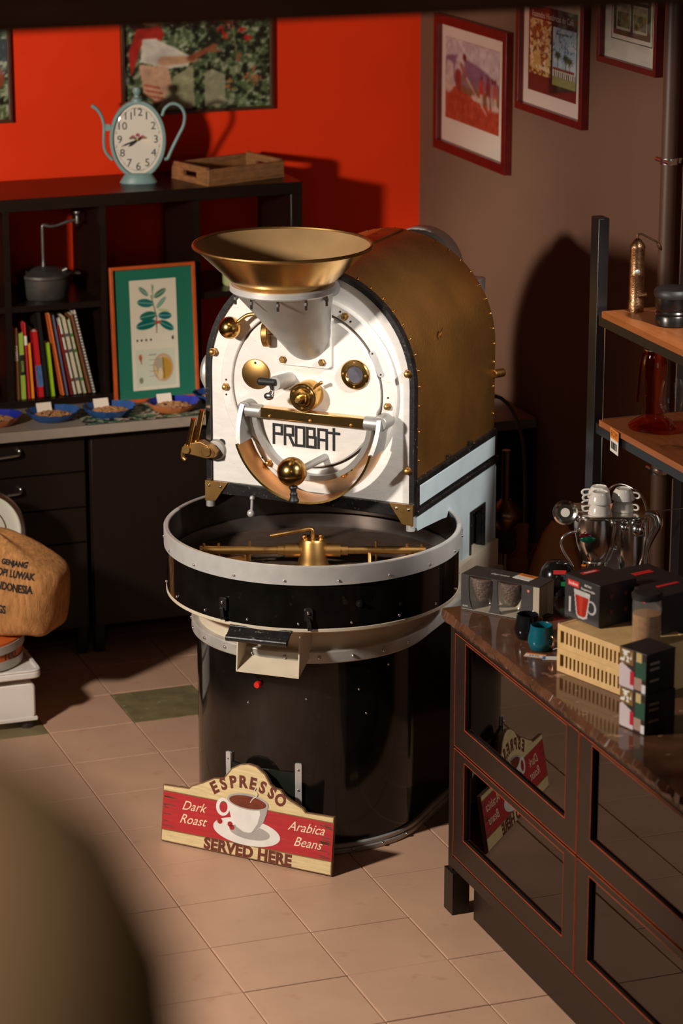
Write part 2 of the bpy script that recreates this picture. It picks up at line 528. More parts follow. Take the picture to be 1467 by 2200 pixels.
# stirrer
sd = Vector((0.9148, 0.404, 0)); sp = Vector((-0.404, 0.9148, 0)); sc0 = Vector((TX, TY, 0.854))
hub = obj('stirrer_hub', MB().lathe([(0, 0.800), (0.062, 0.800), (0.050, 0.806), (0.043, 0.83), (0.041, 0.885), (0.036, 0.893), (0, 0.893)], 32, TM).cyl(sc0 - sd * 0.085, sc0 + sd * 0.085, 0.021, 24), M_brassd, rt)
bl = MB()
for k in range(6):
    bl.cyl((TX + 0.028 * math.cos(k * PI / 3), TY + 0.028 * math.sin(k * PI / 3), 0.890), (TX + 0.028 * math.cos(k * PI / 3), TY + 0.028 * math.sin(k * PI / 3), 0.899), 0.0065, 6)
obj('bolts', bl, M_brassd, hub)
for s in (-1, 1):
    am = obj('stirrer_arm', MB().cyl(sc0 + sd * s * 0.085, sc0 + sd * s * 0.348, 0.0125, 16).cyl(sc0 + sd * s * 0.083, sc0 + sd * s * 0.108, 0.0165, 16), M_brassd, rt)
    for d, up in ((0.195, 0.03), (0.29, 0.022), (0.335, 0.02)):
        c = sc0 + sd * s * d
        obj('pin', MB().cyl(c - Vector((0, 0, 0.035)), c + Vector((0, 0, up)), 0.004, 8), M_brassd, am)
c = sc0 + sd * 0.175
obj('stirrer_blade', MB().cyl(c, c - sp * 0.03 + Vector((0, 0, -0.042)), 0.0065, 10).box((-0.045, -0.014, -0.004), (0.045, 0.014, 0.004), frame(c - sp * 0.032 + sd * 0.04 + Vector((0, 0, -0.044)), sd + sp * 0.5, (0.1, 0.3, 1))), M_brassd, rt)
c = sc0 - sd * 0.20
obj('stirrer_blade', MB().cyl(c, c + sp * 0.03 + Vector((0, 0, -0.042)), 0.0065, 10).box((-0.045, -0.014, -0.004), (0.045, 0.014, 0.004), frame(c + sp * 0.032 - sd * 0.04 + Vector((0, 0, -0.044)), sd + sp * 0.5, (0.1, 0.3, 1))), M_brassd, rt)
obj('stirrer_lever', MB().tube([(TX, TY, 0.893), (TX, TY, 0.915), (TX - 0.01, TY - 0.004, 0.922), (TX - 0.05, TY - 0.03, 0.915), (TX - 0.118, TY - 0.055, 0.900)], 0.0065, 10), M_brassd, rt)

# discharge chute (open trough) and flap
cl, cr = -0.030, 0.165
ch = MB()
ch.add([(cl, -0.33, 0.655), (cr, -0.31, 0.655), (cr, -0.415, 0.598), (cl, -0.430, 0.598), (cl, -0.33, 0.651), (cr, -0.31, 0.651), (cr, -0.415, 0.594), (cl, -0.430, 0.594)], [(0, 1, 2, 3), (7, 6, 5, 4), (3, 2, 6, 7), (0, 3, 7, 4), (1, 0, 4, 5), (2, 1, 5, 6)])
for x, y0, y1 in ((cl, -0.33, -0.43), (cr, -0.31, -0.415)):
    t = 0.002
    ch.add([(x - t, y0, 0.650), (x - t, y1, 0.594), (x - t, y1 + 0.012, 0.722), (x - t, y0, 0.722), (x + t, y0, 0.650), (x + t, y1, 0.594), (x + t, y1 + 0.012, 0.722), (x + t, y0, 0.722)], [(0, 1, 2, 3), (7, 6, 5, 4), (0, 4, 5, 1), (1, 5, 6, 2), (2, 6, 7, 3), (3, 7, 4, 0)])
obj('discharge_chute', ch, M_cream, rt, angle=20)
FM = frame((0.055, -0.452, 0.728), (0.995, 0.10, 0), (0.03, -0.85, -0.55))
fp = obj('discharge_flap', MB().box((-0.096, -0.020, -0.004), (0.096, 0.022, 0.004), FM).cyl(FM @ Vector((-0.096, 0.022, 0)), FM @ Vector((0.096, 0.022, 0)), 0.010, 12).cyl(FM @ Vector((-0.098, -0.022, 0)), FM @ Vector((0.098, -0.022, 0)), 0.005, 10), M_blackw, rt, bevel=0.0015)
ck = MB()
for i in range(160):
    a = random.uniform(-0.092, 0.092); b = random.gauss(-0.018, 0.005)
    p = FM @ Vector((a, b, 0.006 + random.uniform(0, 0.003)))
    ck.sphere(p, random.uniform(0.0014, 0.0026), 5)
obj('coffee_chaff', ck, pm('red_brown_chaff', lin(120, 58, 30), 0.8, var=0.5, vscale=200), fp, kind='stuff')
for lx, ly, z in ((0.196, -0.407, 0.792), (-0.067, -0.437, 0.800)):
    d = Vector((lx - TX, ly - TY, 0)).normalized()
    M = frame((lx, ly, z), Vector((-d.y, d.x, 0)), (0, 0, 1))
    lt = obj('flap_latch', MB().prism(rrect(-0.013, -0.016, 0.013, 0.024, 0.006, 4), -0.004, 0.004, M).prism([(-0.005, -0.006), (0.005, -0.006), (0.012, -0.040), (-0.002, -0.044)], 0.0, 0.012, M), M_blackw, rt, bevel=0.001)
    obj('bolt', MB().sphere(M @ Vector((0, 0.010, 0.006)), 0.0055, 10), M_steel, lt)

# rear stand --------------------------------------------------------
xs0, xs1 = 0.326, 0.352
st = MB()
SM = frame((0, 0, 0), (0, 1, 0), (0, 0, 1))   # plane coords u=ly, v=z, w=lx
arm = [(0.045, 0.956), (0.052, 0.945), (0.10, 0.942), (0.25, 0.929), (0.36, 0.914), (0.405, 0.885), (0.43, 0.84), (0.43, 1.0), (0.045, 1.0)]
st.prism(arm, xs0, xs1, SM)
st.prism([(0.43, 0.60), (0.488, 0.60), (0.488, 1.0), (0.43, 1.0)], xs0, xs1, SM)
st.prism([(0.618, 0.60), (0.712, 0.60), (0.712, 1.0), (0.618, 1.0)], xs0, xs1, SM)
st.prism([(0.488, 0.885), (0.618, 0.885), (0.618, 1.0), (0.488, 1.0)], xs0, xs1, SM)
st.prism([(0.488, 0.60), (0.618, 0.60), (0.618, 0.695), (0.488, 0.695)], xs0, xs1, SM)
obj('side_stand', st, M_side, rt, angle=25, label='pale grey side stand with a dark slot')
obj('stand_core', MB().box((-0.325, 0.47, 0.60), (0.318, 0.70, 0.999)).box((-0.352, 0.40, 0.60), (-0.325, 0.71, 1.0)).box((-0.352, 0.05, 0.945), (-0.325, 0.45, 1.0)), M_black, rt)
obj('slot_frame', MB().ringprism(rrect(0.487, 0.694, 0.619, 0.886, 0.002), rrect(0.497, 0.704, 0.609, 0.876, 0.026), xs0 + 0.002, xs1 + 0.004, SM), M_blackw, rt)
obj('stand_edge', MB().prism([(0.700, 0.60), (0.706, 0.60), (0.706, 0.985), (0.700, 0.985)], xs1, xs1 + 0.006, SM), M_side, rt, bevel=0.002)
obj('stand_back_edge', MB().prism([(0.712, 0.58), (0.724, 0.58), (0.724, 1.0), (0.712, 1.0)], xs0 - 0.02, xs1 + 0.002, SM), M_blackw, rt)

# body base frame
obj('body_frame', MB().box((-0.344, 0.042, 0.998), (0.344, 0.715, 1.108)), M_blackw, rt, bevel=0.003)
obj('frame_strip', MB().box((0.342, 0.065, 1.020), (0.3525, 0.706, 1.084)), M_side, rt, bevel=0.003)
obj('frame_strip', MB().box((-0.3525, 0.065, 1.020), (-0.342, 0.706, 1.084)), M_side, rt, bevel=0.003)
obj('frame_moulding', MB().box((0.340, 0.040, 0.995), (0.360, 0.735, 1.012)).box((0.340, 0.040, 1.086), (0.356, 0.722, 1.108)).box((0.342, 0.040, 0.997), (0.355, 0.064, 1.1)).box((0.342, 0.704, 0.997), (0.355, 0.722, 1.1)), M_blackw, rt, bevel=0.004)
for y in (0.30, 0.48):
    obj('strip_clip', MB().cyl((0.352, y, 1.104), (0.352, y, 1.122), 0.008, 12).cyl((0.352, y, 1.118), (0.360, y, 1.118), 0.006, 10), M_blackw, rt)
obj('frame_moulding', MB().box((-0.350, 0.022, 0.993), (0.350, 0.046, 1.032)), M_blackw, rt, bevel=0.003)

# arch of the drum housing
HW, ZC = 0.345, 1.390


def archpts(hw, zb, n=40, zc=ZC):
    p = [(hw, zb)]
    p += [(hw * math.cos(PI * i / n), zc + hw * math.sin(PI * i / n)) for i in range(n + 1)]
    return p + [(-hw, zb)]


FR = frame((0, 0, 0), (1, 0, 0), (0, 0, 1))   # plane coords u=lx, v=z, w = -ly


def arch_strip(mb, ho, hi, zb, y0, y1):
    A = archpts(ho, zb); B = archpts(hi, zb); n = len(A)
    vs = [(u, y, v) for y in (y0, y1) for L in (A, B) for u, v in L]; fs = []
    for i in range(n - 1):
        j = i + 1
        fs += [(i, j, n + j, n + i), (2 * n + i, 3 * n + i, 3 * n + j, 2 * n + j), (i, 2 * n + i, 2 * n + j, j), (n + i, n + j, 3 * n + j, 3 * n + i)]
    for i in (0, n - 1): fs.append((i, n + i, 3 * n + i, 2 * n + i))
    return mb.add(vs, fs)


obj('brass_housing', arch_strip(MB(), HW, HW - 0.010, 1.100, 0.052, 0.712), M_shell, rt, angle=50, label='hammered brass sheet housing over the drum')
obj('housing_edge', arch_strip(MB(), HW + 0.004, HW - 0.012, 1.03, 0.026, 0.054), M_blackw, rt, angle=50, label='worn black edge moulding of the housing')
obj('rear_plate', MB().prism(archpts(HW - 0.008, 1.05), -0.705, -0.690, FR), M_blackw, rt, angle=50)
rv = MB()
for y in (0.072, 0.700):
    for (u, v) in archpts(HW + 0.001, 1.14, 22)[1:-1]: rv.sphere((u, y, v), 0.0042, 8)
    for z in (1.16, 1.25, 1.33):
        for s in (-1, 1): rv.sphere((s * (HW + 0.001), y, z), 0.0042, 8)
obj('housing_rivets', rv, M_brass, rt, kind='stuff')
obj('ridge_strip', MB().box((-0.030, 0.32, ZC + HW - 0.003), (0.030, 0.70, ZC + HW + 0.004)), M_brassd, rt, bevel=0.002)
obj('housing_hook', MB().tube([(0.337, 0.24 + 0.02 * math.cos(t), 1.50 + 0.001) for t in (0,)] + [(0.339, 0.255, 1.515), (0.3385, 0.275, 1.528)], 0.003, 6), M_brassd, rt)

obj('front_plate', MB().prism(archpts(HW - 0.008, 1.032), -0.060, -0.036, FR), M_white, rt, angle=50, label='white painted front plate with an arched top')
DZ = 1.362
obj('door_ring', MB().lathe([(0.251, 0.0), (0.251, 0.020), (0.254, 0.023), (0.286, 0.023), (0.289, 0.020), (0.289, 0.0), (0.251, 0.0)], 80, Ax((0, 0.036, DZ), (0, -1, 0))), M_white, rt)
obj('drum_door', MB().lathe([(0, 0), (0.243, 0), (0.243, 0.026), (0.239, 0.030), (0, 0.030)], 80, Ax((0, 0.036, DZ), (0, -1, 0))), M_white, rt, label='round white door of the roasting drum')
obj('door_groove', MB().lathe([(0.243, 0.0), (0.243, 0.006), (0.251, 0.006), (0.251, 0.0), (0.243, 0)], 80, Ax((0, 0.036, DZ), (0, -1, 0))), pm('groove_shade', lin(96, 80, 66), 0.7, var=0.2, vscale=20), rt)  # shade of the recess painted in as a darker brown
YF = 0.006     # surface of the door


def acorn(lx, z, ly, s=1.0):
    M = Ax((lx, ly, z), (0, -1, 0))
    mb = MB().lathe([(0, 0), (0.012 * s, 0), (0.012 * s, 0.008 * s), (0, 0.008 * s)], 6, M).lathe([(0.0095 * s, 0.008 * s), (0.0090 * s, 0.013 * s), (0.0065 * s, 0.018 * s), (0, 0.0205 * s)], 14, M)
    return obj('acorn_nut', mb, M_brassd, rt)


for a, b, y in ((-0.271, 1.343, 0.013), (0.129, 1.600, 0.013), (0.269, 1.336, 0.013), (-0.127, 1.116, 0.013), (0.126, 1.109, 0.013)): acorn(a, b, y)
for a, b in ((-0.322, 1.444), (0.327, 1.438), (0.329, 1.137)): acorn(a, b, 0.034, 1.15)
dt = MB()
for a, b in ((-0.271, 1.365), (-0.271, 1.318), (0.269, 1.362), (0.269, 1.310), (0.112, 1.612), (0.146, 1.585), (-0.15, 1.13), (0.15, 1.125)):
    dt.lathe([(0, 0), (0.0032, 0), (0.0032, 0.0006), (0, 0.0006)], 10, Ax((a, 0.0128, b), (0, -1, 0)))
obj('screw_holes', dt, M_black, rt, kind='stuff')
for a, b in ((-0.238, 1.165), (-0.30, 1.155)):
    obj('vent_hole', MB().lathe([(0, 0), (0.013, 0), (0.013, 0.001), (0, 0.001)], 20, Ax((a, 0.0362, b), (0, -1, 0))), M_black, rt)
# maker's name, built from strokes
LT = {'P': [((0, 0), (0, 1)), ((0, 1), (.8, 1)), ((.8, 1), (.8, .52)), ((.8, .52), (0, .52))],
      'R': [((0, 0), (0, 1)), ((0, 1), (.8, 1)), ((.8, 1), (.8, .52)), ((.8, .52), (.15, .52)), ((.42, .52), (.85, 0))],
      'O': [((0, 0), (0, 1)), ((0, 1), (.8, 1)), ((.8, 1), (.8, 0)), ((.8, 0), (0, 0))],
      'B': [((0, 0), (0, 1)), ((0, 1), (.7, 1)), ((.7, 1), (.7, .56)), ((0, .53), (.8, .53)), ((.8, .53), (.8, 0)), ((.8, 0), (0, 0))],
      'A': [((0, 0), (0, 1)), ((0, 1), (.8, 1)), ((.8, 1), (.8, 0)), ((.8, .45), (0, .45))],
      'T': [((-.1, .88), (.9, .88)), ((.4, 0), (.4, 1.1))]}
nm = MB(); x = -0.107
for chx in 'PROBAT':
    Wd, Hh, s = 0.034, 0.058, 0.0042
    for si, (p, q) in enumerate(LT[chx]):
        a = Vector((x + p[0] * Wd, 1.184 + p[1] * Hh)); b = Vector((x + q[0] * Wd, 1.184 + q[1] * Hh))
        d = (b - a).normalized(); nn = Vector((-d.y, d.x)) * s; a -= d * s; b += d * s
        nm.prism([tuple(a + nn), tuple(a - nn), tuple(b - nn), tuple(b + nn)], -YF, -YF + 0.0010 + 0.00012 * si, FR)
    x += 0.0375
obj('maker_lettering', nm, M_ink, rt, label='black painted block letters reading PROBAT')

# sight glass, plate, lever, hub
def rimscrews(c, rad, k, y, ph=0):
    mb = MB()
    for i in range(k):
        t = ph + 2 * PI * i / k
        mb.lathe([(0, 0), (0.0042, 0), (0.0036, 0.002), (0, 0.0025)], 10, Ax((c[0] + rad * math.cos(t), y, c[1] + rad * math.sin(t)), (0, -1, 0)))
    return mb


sg = obj('sight_glass', MB().lathe([(0.025, 0), (0.046, 0), (0.046, 0.006), (0.043, 0.009), (0.030, 0.010), (0.026, 0.006), (0.025, 0)], 40, Ax((0.165, YF, 1.426), (0, -1, 0))), M_brass, rt)
obj('glass', MB().lathe([(0, 0), (0.027, 0), (0.027, 0.004), (0, 0.004)], 32, Ax((0.165, YF, 1.426), (0, -1, 0))), pm('grey_glass', lin(92, 90, 98), 0.15, var=0.2, vscale=30), sg)
obj('screws', rimscrews((0.165, 1.426), 0.037, 4, YF - 0.009, PI / 4 * 0 + PI / 2), M_brassd, sg)
pl = obj('cover_plate', MB().lathe([(0, 0), (0.047, 0), (0.047, 0.004), (0.044, 0.006), (0, 0.006)], 40, Ax((-0.165, YF, 1.395), (0, -1, 0))), M_brassd, rt)
obj('screws', rimscrews((-0.165, 1.395), 0.036, 1, YF - 0.006, PI / 2), M_brass, pl)
obj('lever_stub', MB().cyl((-0.052, YF, 1.390), (-0.065, YF - 0.085, 1.394), 0.022, 28), M_cast, rt)
obj('lever_grip', MB().cyl((-0.060, YF - 0.088, 1.398), (-0.105, YF - 0.094, 1.399), 0.010, 16, 0.013).sphere((-0.105, YF - 0.094, 1.399), 0.0128, 16), M_black, rt, label='black bakelite lever grip')
obj('lever_drop', MB().tube([(-0.072, YF - 0.083, 1.388), (-0.070, YF - 0.086, 1.372), (-0.073, YF - 0.09, 1.360)], [0.010, 0.006, 0.010], 12).sphere((-0.080, YF - 0.091, 1.354), 0.015, 16, (1.1, 0.55, 0.8)), M_steel, rt)
hb_ = obj('drum_shaft_hub', MB().lathe([(0.045, 0), (0.045, 0.050), (0.043, 0.054), (0.038, 0.054), (0.036, 0.057), (0.028, 0.057), (0.026, 0.066), (0.020, 0.067), (0.018, 0.074), (0, 0.074)], 40, Ax((0.015, YF, 1.351), (0, -1, 0))), M_brass, rt)
obj('shaft_end', MB().lathe([(0, 0.07), (0.011, 0.07), (0.011, 0.086), (0.007, 0.088), (0.007, 0.098), (0, 0.098)], 6, Ax((0.015, YF, 1.351), (0, -1, 0))), M_brassd, hb_)
obj('screws', rimscrews((0.015, 1.351), 0.033, 3, YF - 0.057, 0.5), M_brassd, hb_)
obj('grease_nipple', MB().cyl((0.048, YF - 0.03, 1.385), (0.066, YF - 0.035, 1.397), 0.005, 10).sphere((0.068, YF - 0.036, 1.398), 0.006, 10), M_brassd, hb_)
# cross bar with end brackets
obj('door_bar', MB().box((-0.135, YF - 0.045, 1.272), (0.215, YF - 0.037, 1.300)).box((-0.135, YF - 0.045, 1.296), (0.215, YF - 0.012, 1.303)), M_brass, rt, bevel=0.002)
bs_ = MB()
for u in (-0.10, 0.035, 0.17): bs_.lathe([(0, 0), (0.005, 0), (0.004, 0.004), (0, 0.005)], 10, Ax((u, YF - 0.045, 1.279), (0, -1, 0)))
obj('bar_screws', bs_, M_brassd, rt, kind='stuff')
for u0, u1 in ((-0.185, -0.130), (0.210, 0.262)):
    obj('bar_bracket', MB().cyl((u0, YF - 0.030, 1.288), (u1, YF - 0.030, 1.288), 0.021, 24), M_satin, rt, bevel=0.003)
    uc = u0 if u0 < 0 else u1
    obj('pivot_lug', MB().cyl((uc, 0.030, 1.292), (uc, YF - 0.045, 1.292), 0.024, 24), M_satin, rt, bevel=0.003)
# white half door lip under the bar and its brass catch tray
HC = (0.030, 1.285)


def halfring(mb, c, ro, ri, y0, y1, a0, a1, n=40, taper=None):
    vs = []; fs = []
    for i in range(n + 1):
        t = R(a0 + (a1 - a0) * i / n); k = 1.0 if taper is None else taper(i / n)
        for y in (y0, y0 + (y1 - y0) * k):
            for r_ in (ro, ri): vs.append((c[0] + r_ * math.cos(t), y, c[1] + r_ * math.sin(t)))
    for i in range(n):
        b = 4 * i; d = b + 4
        fs += [(b, d, d + 1, b + 1), (b + 2, b + 3, d + 3, d + 2), (b, b + 2, d + 2, d), (b + 1, d + 1, d + 3, b + 3)]
    fs += [(0, 1, 3, 2), (4 * n, 4 * n + 2, 4 * n + 3, 4 * n + 1)]
    return mb.add(vs, fs)


obj('half_door_lip', halfring(MB(), HC, 0.200, 0.184, YF, YF - 0.026, 186, 354), M_satin, rt, angle=50)
AC = (0.035, 1.268)
obj('brass_catch_tray', halfring(MB(), AC, 0.232, 0.2285, 0.000, -0.096, 198, 345, 56), M_copper, rt, angle=50, label='curved copper-brass strip hanging under the bar')
obj('catch_tray_edge', halfring(MB(), AC, 0.2345, 0.2275, -0.094, -0.099, 198, 345, 56), M_brass, rt, angle=50)
for a0, a1 in ((170, 199), (344, 369)):
    obj('catch_tray_arm', halfring(MB(), AC, 0.236, 0.222, 0.000, -0.090, a0, a1, 12, (lambda k: 0.45 + 0.55 * k) if a0 < 180 else (lambda k: 1.0 - 0.55 * k)), M_satin, rt, angle=50)
# ball weights
obj('weight_stem', MB().cyl((0.065, YF, 1.158), (0.030, -0.135, 1.140), 0.011, 18), M_satin, rt)
bw = obj('ball_weight', MB().sphere((0.021, -0.140, 1.143), 0.045, 40), M_brass, rt, label='polished brass ball weight')
obj('grip', MB().lathe([(0, 0), (0.012, 0), (0.014, 0.006), (0.009, 0.014), (0.009, 0.022), (0.012, 0.026), (0.011, 0.036), (0.016, 0.046), (0.014, 0.052), (0, 0.053)], 20, Ax((0.026, -0.143, 1.102), (0.06, 0, -1))), M_black, bw)
lb = obj('ball_weight', MB().sphere((-0.235, -0.030, 1.540), 0.0345, 36), M_brass, rt, label='smaller polished brass ball on a bent rod')
obj('rod', MB().tube([(-0.215, -0.028, 1.555), (-0.195, -0.024, 1.572), (-0.180, -0.022, 1.582), (-0.160, -0.02, 1.587), (-0.06, -0.01, 1.592)], 0.006, 10), M_brassd, lb)
kd = obj('damper_knob', MB().cyl((-0.112, -0.006, 1.528), (-0.132, -0.010, 1.527), 0.040, 32), M_brassd, rt, bevel=0.003)
obj('shaft', MB().cyl((-0.112, -0.006, 1.528), (-0.06, -0.002, 1.532), 0.009, 14), M_steel, kd)
# oval maker plate
OM = frame((0.232, 0.013, 1.463), (math.cos(R(-66)), 0, math.sin(R(-66))), (math.sin(R(66)), 0, math.cos(R(66))))
op = obj('oval_plate', MB().prism(rrect(-0.042, -0.010, 0.042, 0.010, 0.0095, 6), 0, 0.003, OM), M_alu, rt)
obj('rivets', MB().sphere(OM @ Vector((-0.034, 0, 0.003)), 0.003, 8).sphere(OM @ Vector((0.034, 0, 0.003)), 0.003, 8), M_black, op)

# hopper
M_brassr = pm('satin_brass', (0.62, 0.38, 0.17), 0.65, 0.6, var=0.12, vscale=8)
HX, HY = 0.0, -0.150
HM = Matrix.Translation((HX, HY, 0))
hp = obj('hopper_cone', MB().lathe([(0.139, 1.716), (0.262, 1.834), (0.2585, 1.835), (0.1355, 1.718), (0.139, 1.716)], 72, HM), M_brass, rt, angle=60, label='wide polished brass hopper cone')
obj('rim', MB().tube([(HX + 0.263 * math.cos(2 * PI * i / 72), HY + 0.263 * math.sin(2 * PI * i / 72), 1.836) for i in range(72)], 0.0055, 8, True), M_brassd, hp)
obj('hopper_lining', MB().lathe([(0.1345, 1.7195), (0.2575, 1.8345), (0.2570, 1.8350), (0.1335, 1.7200), (0.1345, 1.7195)], 72, HM), M_brassr, hp, angle=60)
obj('hopper_floor', MB().lathe([(0, 1.722), (0.139, 1.722), (0.139, 1.718), (0, 1.718)], 48, HM), M_brassd, hp)
obj('hopper_collar', MB().lathe([(0.135, 1.698), (0.152, 1.698), (0.158, 1.703), (0.158, 1.716), (0.154, 1.720), (0.135, 1.720), (0.135, 1.698)], 60, HM), M_alu, rt)
cb = MB()
for k in range(6):
    t = R(190 + k * 33)
    p = Vector((HX + 0.147 * math.cos(t), HY + 0.147 * math.sin(t), 0))
    cb.cyl((p.x, p.y, 1.668), (p.x, p.y, 1.70), 0.0042, 8).cyl((p.x, p.y, 1.682), (p.x, p.y, 1.69), 0.0062, 6)
obj('collar_bolts', cb, M_steel, rt, kind='stuff')
rings = []
for k in range(13):
    s = k / 12.0; ring = []
    e = s * s * (3 - 2 * s)
    for i in range(40):
        t = 2 * PI * i / 40
        A = Vector((HX + 0.150 * math.cos(t), HY + 0.150 * math.sin(t), 1.702))
        B = Vector((0.004 + 0.083 * math.cos(t), 0.000, 1.545 + 0.094 * math.sin(t)))
        ring.append(A.lerp(B, 0.25 * e + 0.75 * s))
    rings.append(ring)
obj('hopper_funnel', MB().loft(rings, False), M_satin, rt, angle=60, label='slanted grey metal funnel under the hopper')
mp_ = obj('funnel_plate', MB().prism(rrect(-0.088, 1.436, 0.088, 1.655, 0.012), -YF, -YF + 0.014, FR), M_white, rt, bevel=0.002)
for a, b in ((-0.068, 1.453), (0.062, 1.456), (-0.068, 1.64), (0.066, 1.64)):
    obj('bolt', MB().lathe([(0, 0), (0.0115, 0), (0.0115, 0.007), (0.009, 0.009), (0, 0.009)], 6, Ax((a, YF - 0.014, b), (0, -1, 0))), M_brassd, mp_)
fp_ = obj('funnel_boss', MB().lathe([(0, 0), (0.017, 0), (0.017, 0.012), (0.009, 0.012), (0.009, 0.017), (0, 0.017)], 6, Ax((0.078, -0.075, 1.602), (0.75, -0.6, 0.1))), M_steel, rt)
obj('funnel_hinge', MB().cyl((0.085, YF - 0.002, 1.690), (0.10, YF - 0.03, 1.690), 0.026, 20), M_cast, rt)
# left side latch with two brass levers
lg = obj('side_latch', MB().prism([(-0.352, 1.165), (-0.315, 1.150), (-0.300, 1.135), (-0.305, 1.118), (-0.330, 1.112), (-0.405, 1.122), (-0.408, 1.150)], -0.02, 0.012, FR).cyl((-0.330, 0.03, 1.136), (-0.330, -0.016, 1.136), 0.017, 20), M_brassd, rt, bevel=0.002)
for p, q in (((-0.396, -0.006, 1.140), (-0.372, -0.010, 1.236)), ((-0.376, 0.008, 1.148), (-0.350, 0.004, 1.262)), ((-0.386, 0.02, 1.148), (-0.360, 0.02, 1.240))):
    obj('lever', MB().cyl(p, q, 0.0085, 14), M_brass, lg)
obj('hook', MB().tube([(-0.398, -0.006, 1.136), (-0.412, -0.008, 1.128), (-0.414, -0.008, 1.108), (-0.404, -0.008, 1.100)], 0.007, 10).cyl((-0.398, -0.02, 1.136), (-0.398, 0.02, 1.136), 0.013, 16), M_brassd, lg)
obj('latch_boss', MB().lathe([(0, 0), (0.034, 0), (0.030, 0.010), (0, 0.012)], 24, Ax((-0.318, 0.036, 1.132), (0, -1, 0))), M_cast, rt)
# corner plates
for s in (-1, 1):
    cp = obj('corner_plate', MB().prism([(s * 0.350, 1.034), (s * 0.272, 1.034), (s * 0.315, 0.972), (s * 0.350, 0.968)], -0.022, -0.016, FR), M_brassd, rt)
    obj('rivets', MB().sphere((s * 0.336, 0.016, 1.020), 0.0055, 10).sphere((s * 0.296, 0.016, 1.020), 0.0055, 10), M_steel, cp)
    obj('frame_foot', MB().cyl((s * 0.338, 0.030, 0.950), (s * 0.338, 0.030, 0.995), 0.014, 16), M_cast, rt)
obj('release_lever', MB().cyl((-0.18, 0.0, 1.0), (-0.18, -0.004, 0.962), 0.0045, 8).sphere((-0.182, -0.005, 0.952), 0.0125, 16).sphere((-0.18, 0.0, 1.0), 0.008, 10), M_alu, rt)
# rear gear: exhaust fan housing, ducts, left side motor
obj('exhaust_fan_housing', MB().lathe([(0, 0), (0.125, 0), (0.135, 0.012), (0.135, 0.075), (0.125, 0.09), (0, 0.09)], 40, Ax((0.035, 0.80, 1.585), (0, 1, 0))), M_white, rt)
obj('exhaust_duct', MB().box((0.13, 0.80, 1.50), (0.178, 0.87, 1.585)), M_white, rt, bevel=0.006)
obj('exhaust_duct', MB().box((0.17, 0.82, 1.42), (0.238, 0.90, 1.562)).cyl((0.2, 0.86, 1.55), (0.2, 0.86, 1.575), 0.008, 10), M_white, rt, bevel=0.006)
obj('rear_gear_box', MB().box((-0.10, 0.724, 0.60), (0.20, 0.86, 1.52)), M_blackw, rt, bevel=0.01)
obj('side_knob', MB().cyl((0.345, 0.70, 1.29), (0.366, 0.735, 1.29), 0.014, 16), M_brassd, rt, bevel=0.003)
obj('side_motor', MB().lathe([(0, 0), (0.055, 0), (0.070, 0.012), (0.074, 0.04), (0.074, 0.10), (0.05, 0.12), (0, 0.12)], 32, Ax((-0.36, 0.30, 1.312), (-1, 0.0, 0))), M_cast, rt)
# gas valve on the right rear, standing next to the stand
gv = obj('gas_valve', MB().cyl((0.30, 0.95, 0.55), (0.30, 0.95, 0.97), 0.014, 16).lathe([(0, 0.70), (0.03, 0.70), (0.052, 0.735), (0.055, 0.75), (0.05, 0.765), (0.028, 0.79), (0.018, 0.80), (0, 0.80)], 28, Matrix.Translation((0.30, 0.95, 0))).box((0.27, 0.92, 0.62), (0.33, 0.98, 0.70)).cyl((0.10, 0.93, 0.66), (0.345, 0.93, 0.66), 0.012, 12).cyl((0.10, 0.80, 0.66), (0.10, 0.93, 0.66), 0.012, 12), pm('bronze_valve', (0.28, 0.16, 0.08), 0.35, 1.0, var=0.2), rt)

# ================================================================== printed pictures (flat prints, colour by numpy)


def vnoise(u, v, f, seed):
    rng = np.random.RandomState(seed)
    n = int(f) + 3
    g = rng.rand(n * 2 + 4, n * 2 + 4)
    x = u * f; y = v * f
    x0 = np.floor(x).astype(int); y0 = np.floor(y).astype(int)
    fx = x - x0; fy = y - y0
    fx = fx * fx * (3 - 2 * fx); fy = fy * fy * (3 - 2 * fy)
    x0 = np.clip(x0, 0, 2 * n); y0 = np.clip(y0, 0, 2 * n)
    return (g[x0, y0] * (1 - fx) + g[x0 + 1, y0] * fx) * (1 - fy) + (g[x0, y0 + 1] * (1 - fx) + g[x0 + 1, y0 + 1] * fx) * fy


def fbm(u, v, f, seed, o=3):
    s = 0; a = 0.5; t = 0
    for k in range(o):
        s = s + a * vnoise(u, v, f * 2 ** k, seed + k); t += a; a *= 0.55
    return s / t


def sm(x, a, b):
    t = np.clip((x - a) / (b - a), 0, 1); return t * t * (3 - 2 * t)


def over(img, mask, col):
    c = np.array(col, float) / 255.0 if not isinstance(col, np.ndarray) else col
    return img * (1 - mask[..., None]) + c * mask[..., None]


def ell(u, v, cx, cy, rx, ry, ang=0, soft=0.15):
    c, s = math.cos(R(ang)), math.sin(R(ang))
    x = (u - cx) * c + (v - cy) * s; y = -(u - cx) * s + (v - cy) * c
    d = np.sqrt((x / rx) ** 2 + (y / ry) ** 2)
    return 1 - sm(d, 1 - soft, 1 + soft)


def stroke(u, v, p, q, w0, w1, soft=0.35):
    px, py = p; dx, dy = q[0] - p[0], q[1] - p[1]
    t = np.clip(((u - px) * dx + (v - py) * dy) / (dx * dx + dy * dy), 0, 1)
    d = np.hypot(u - px - t * dx, v - py - t * dy) / (w0 + (w1 - w0) * t)
    return 1 - sm(d, 1 - soft, 1 + soft)


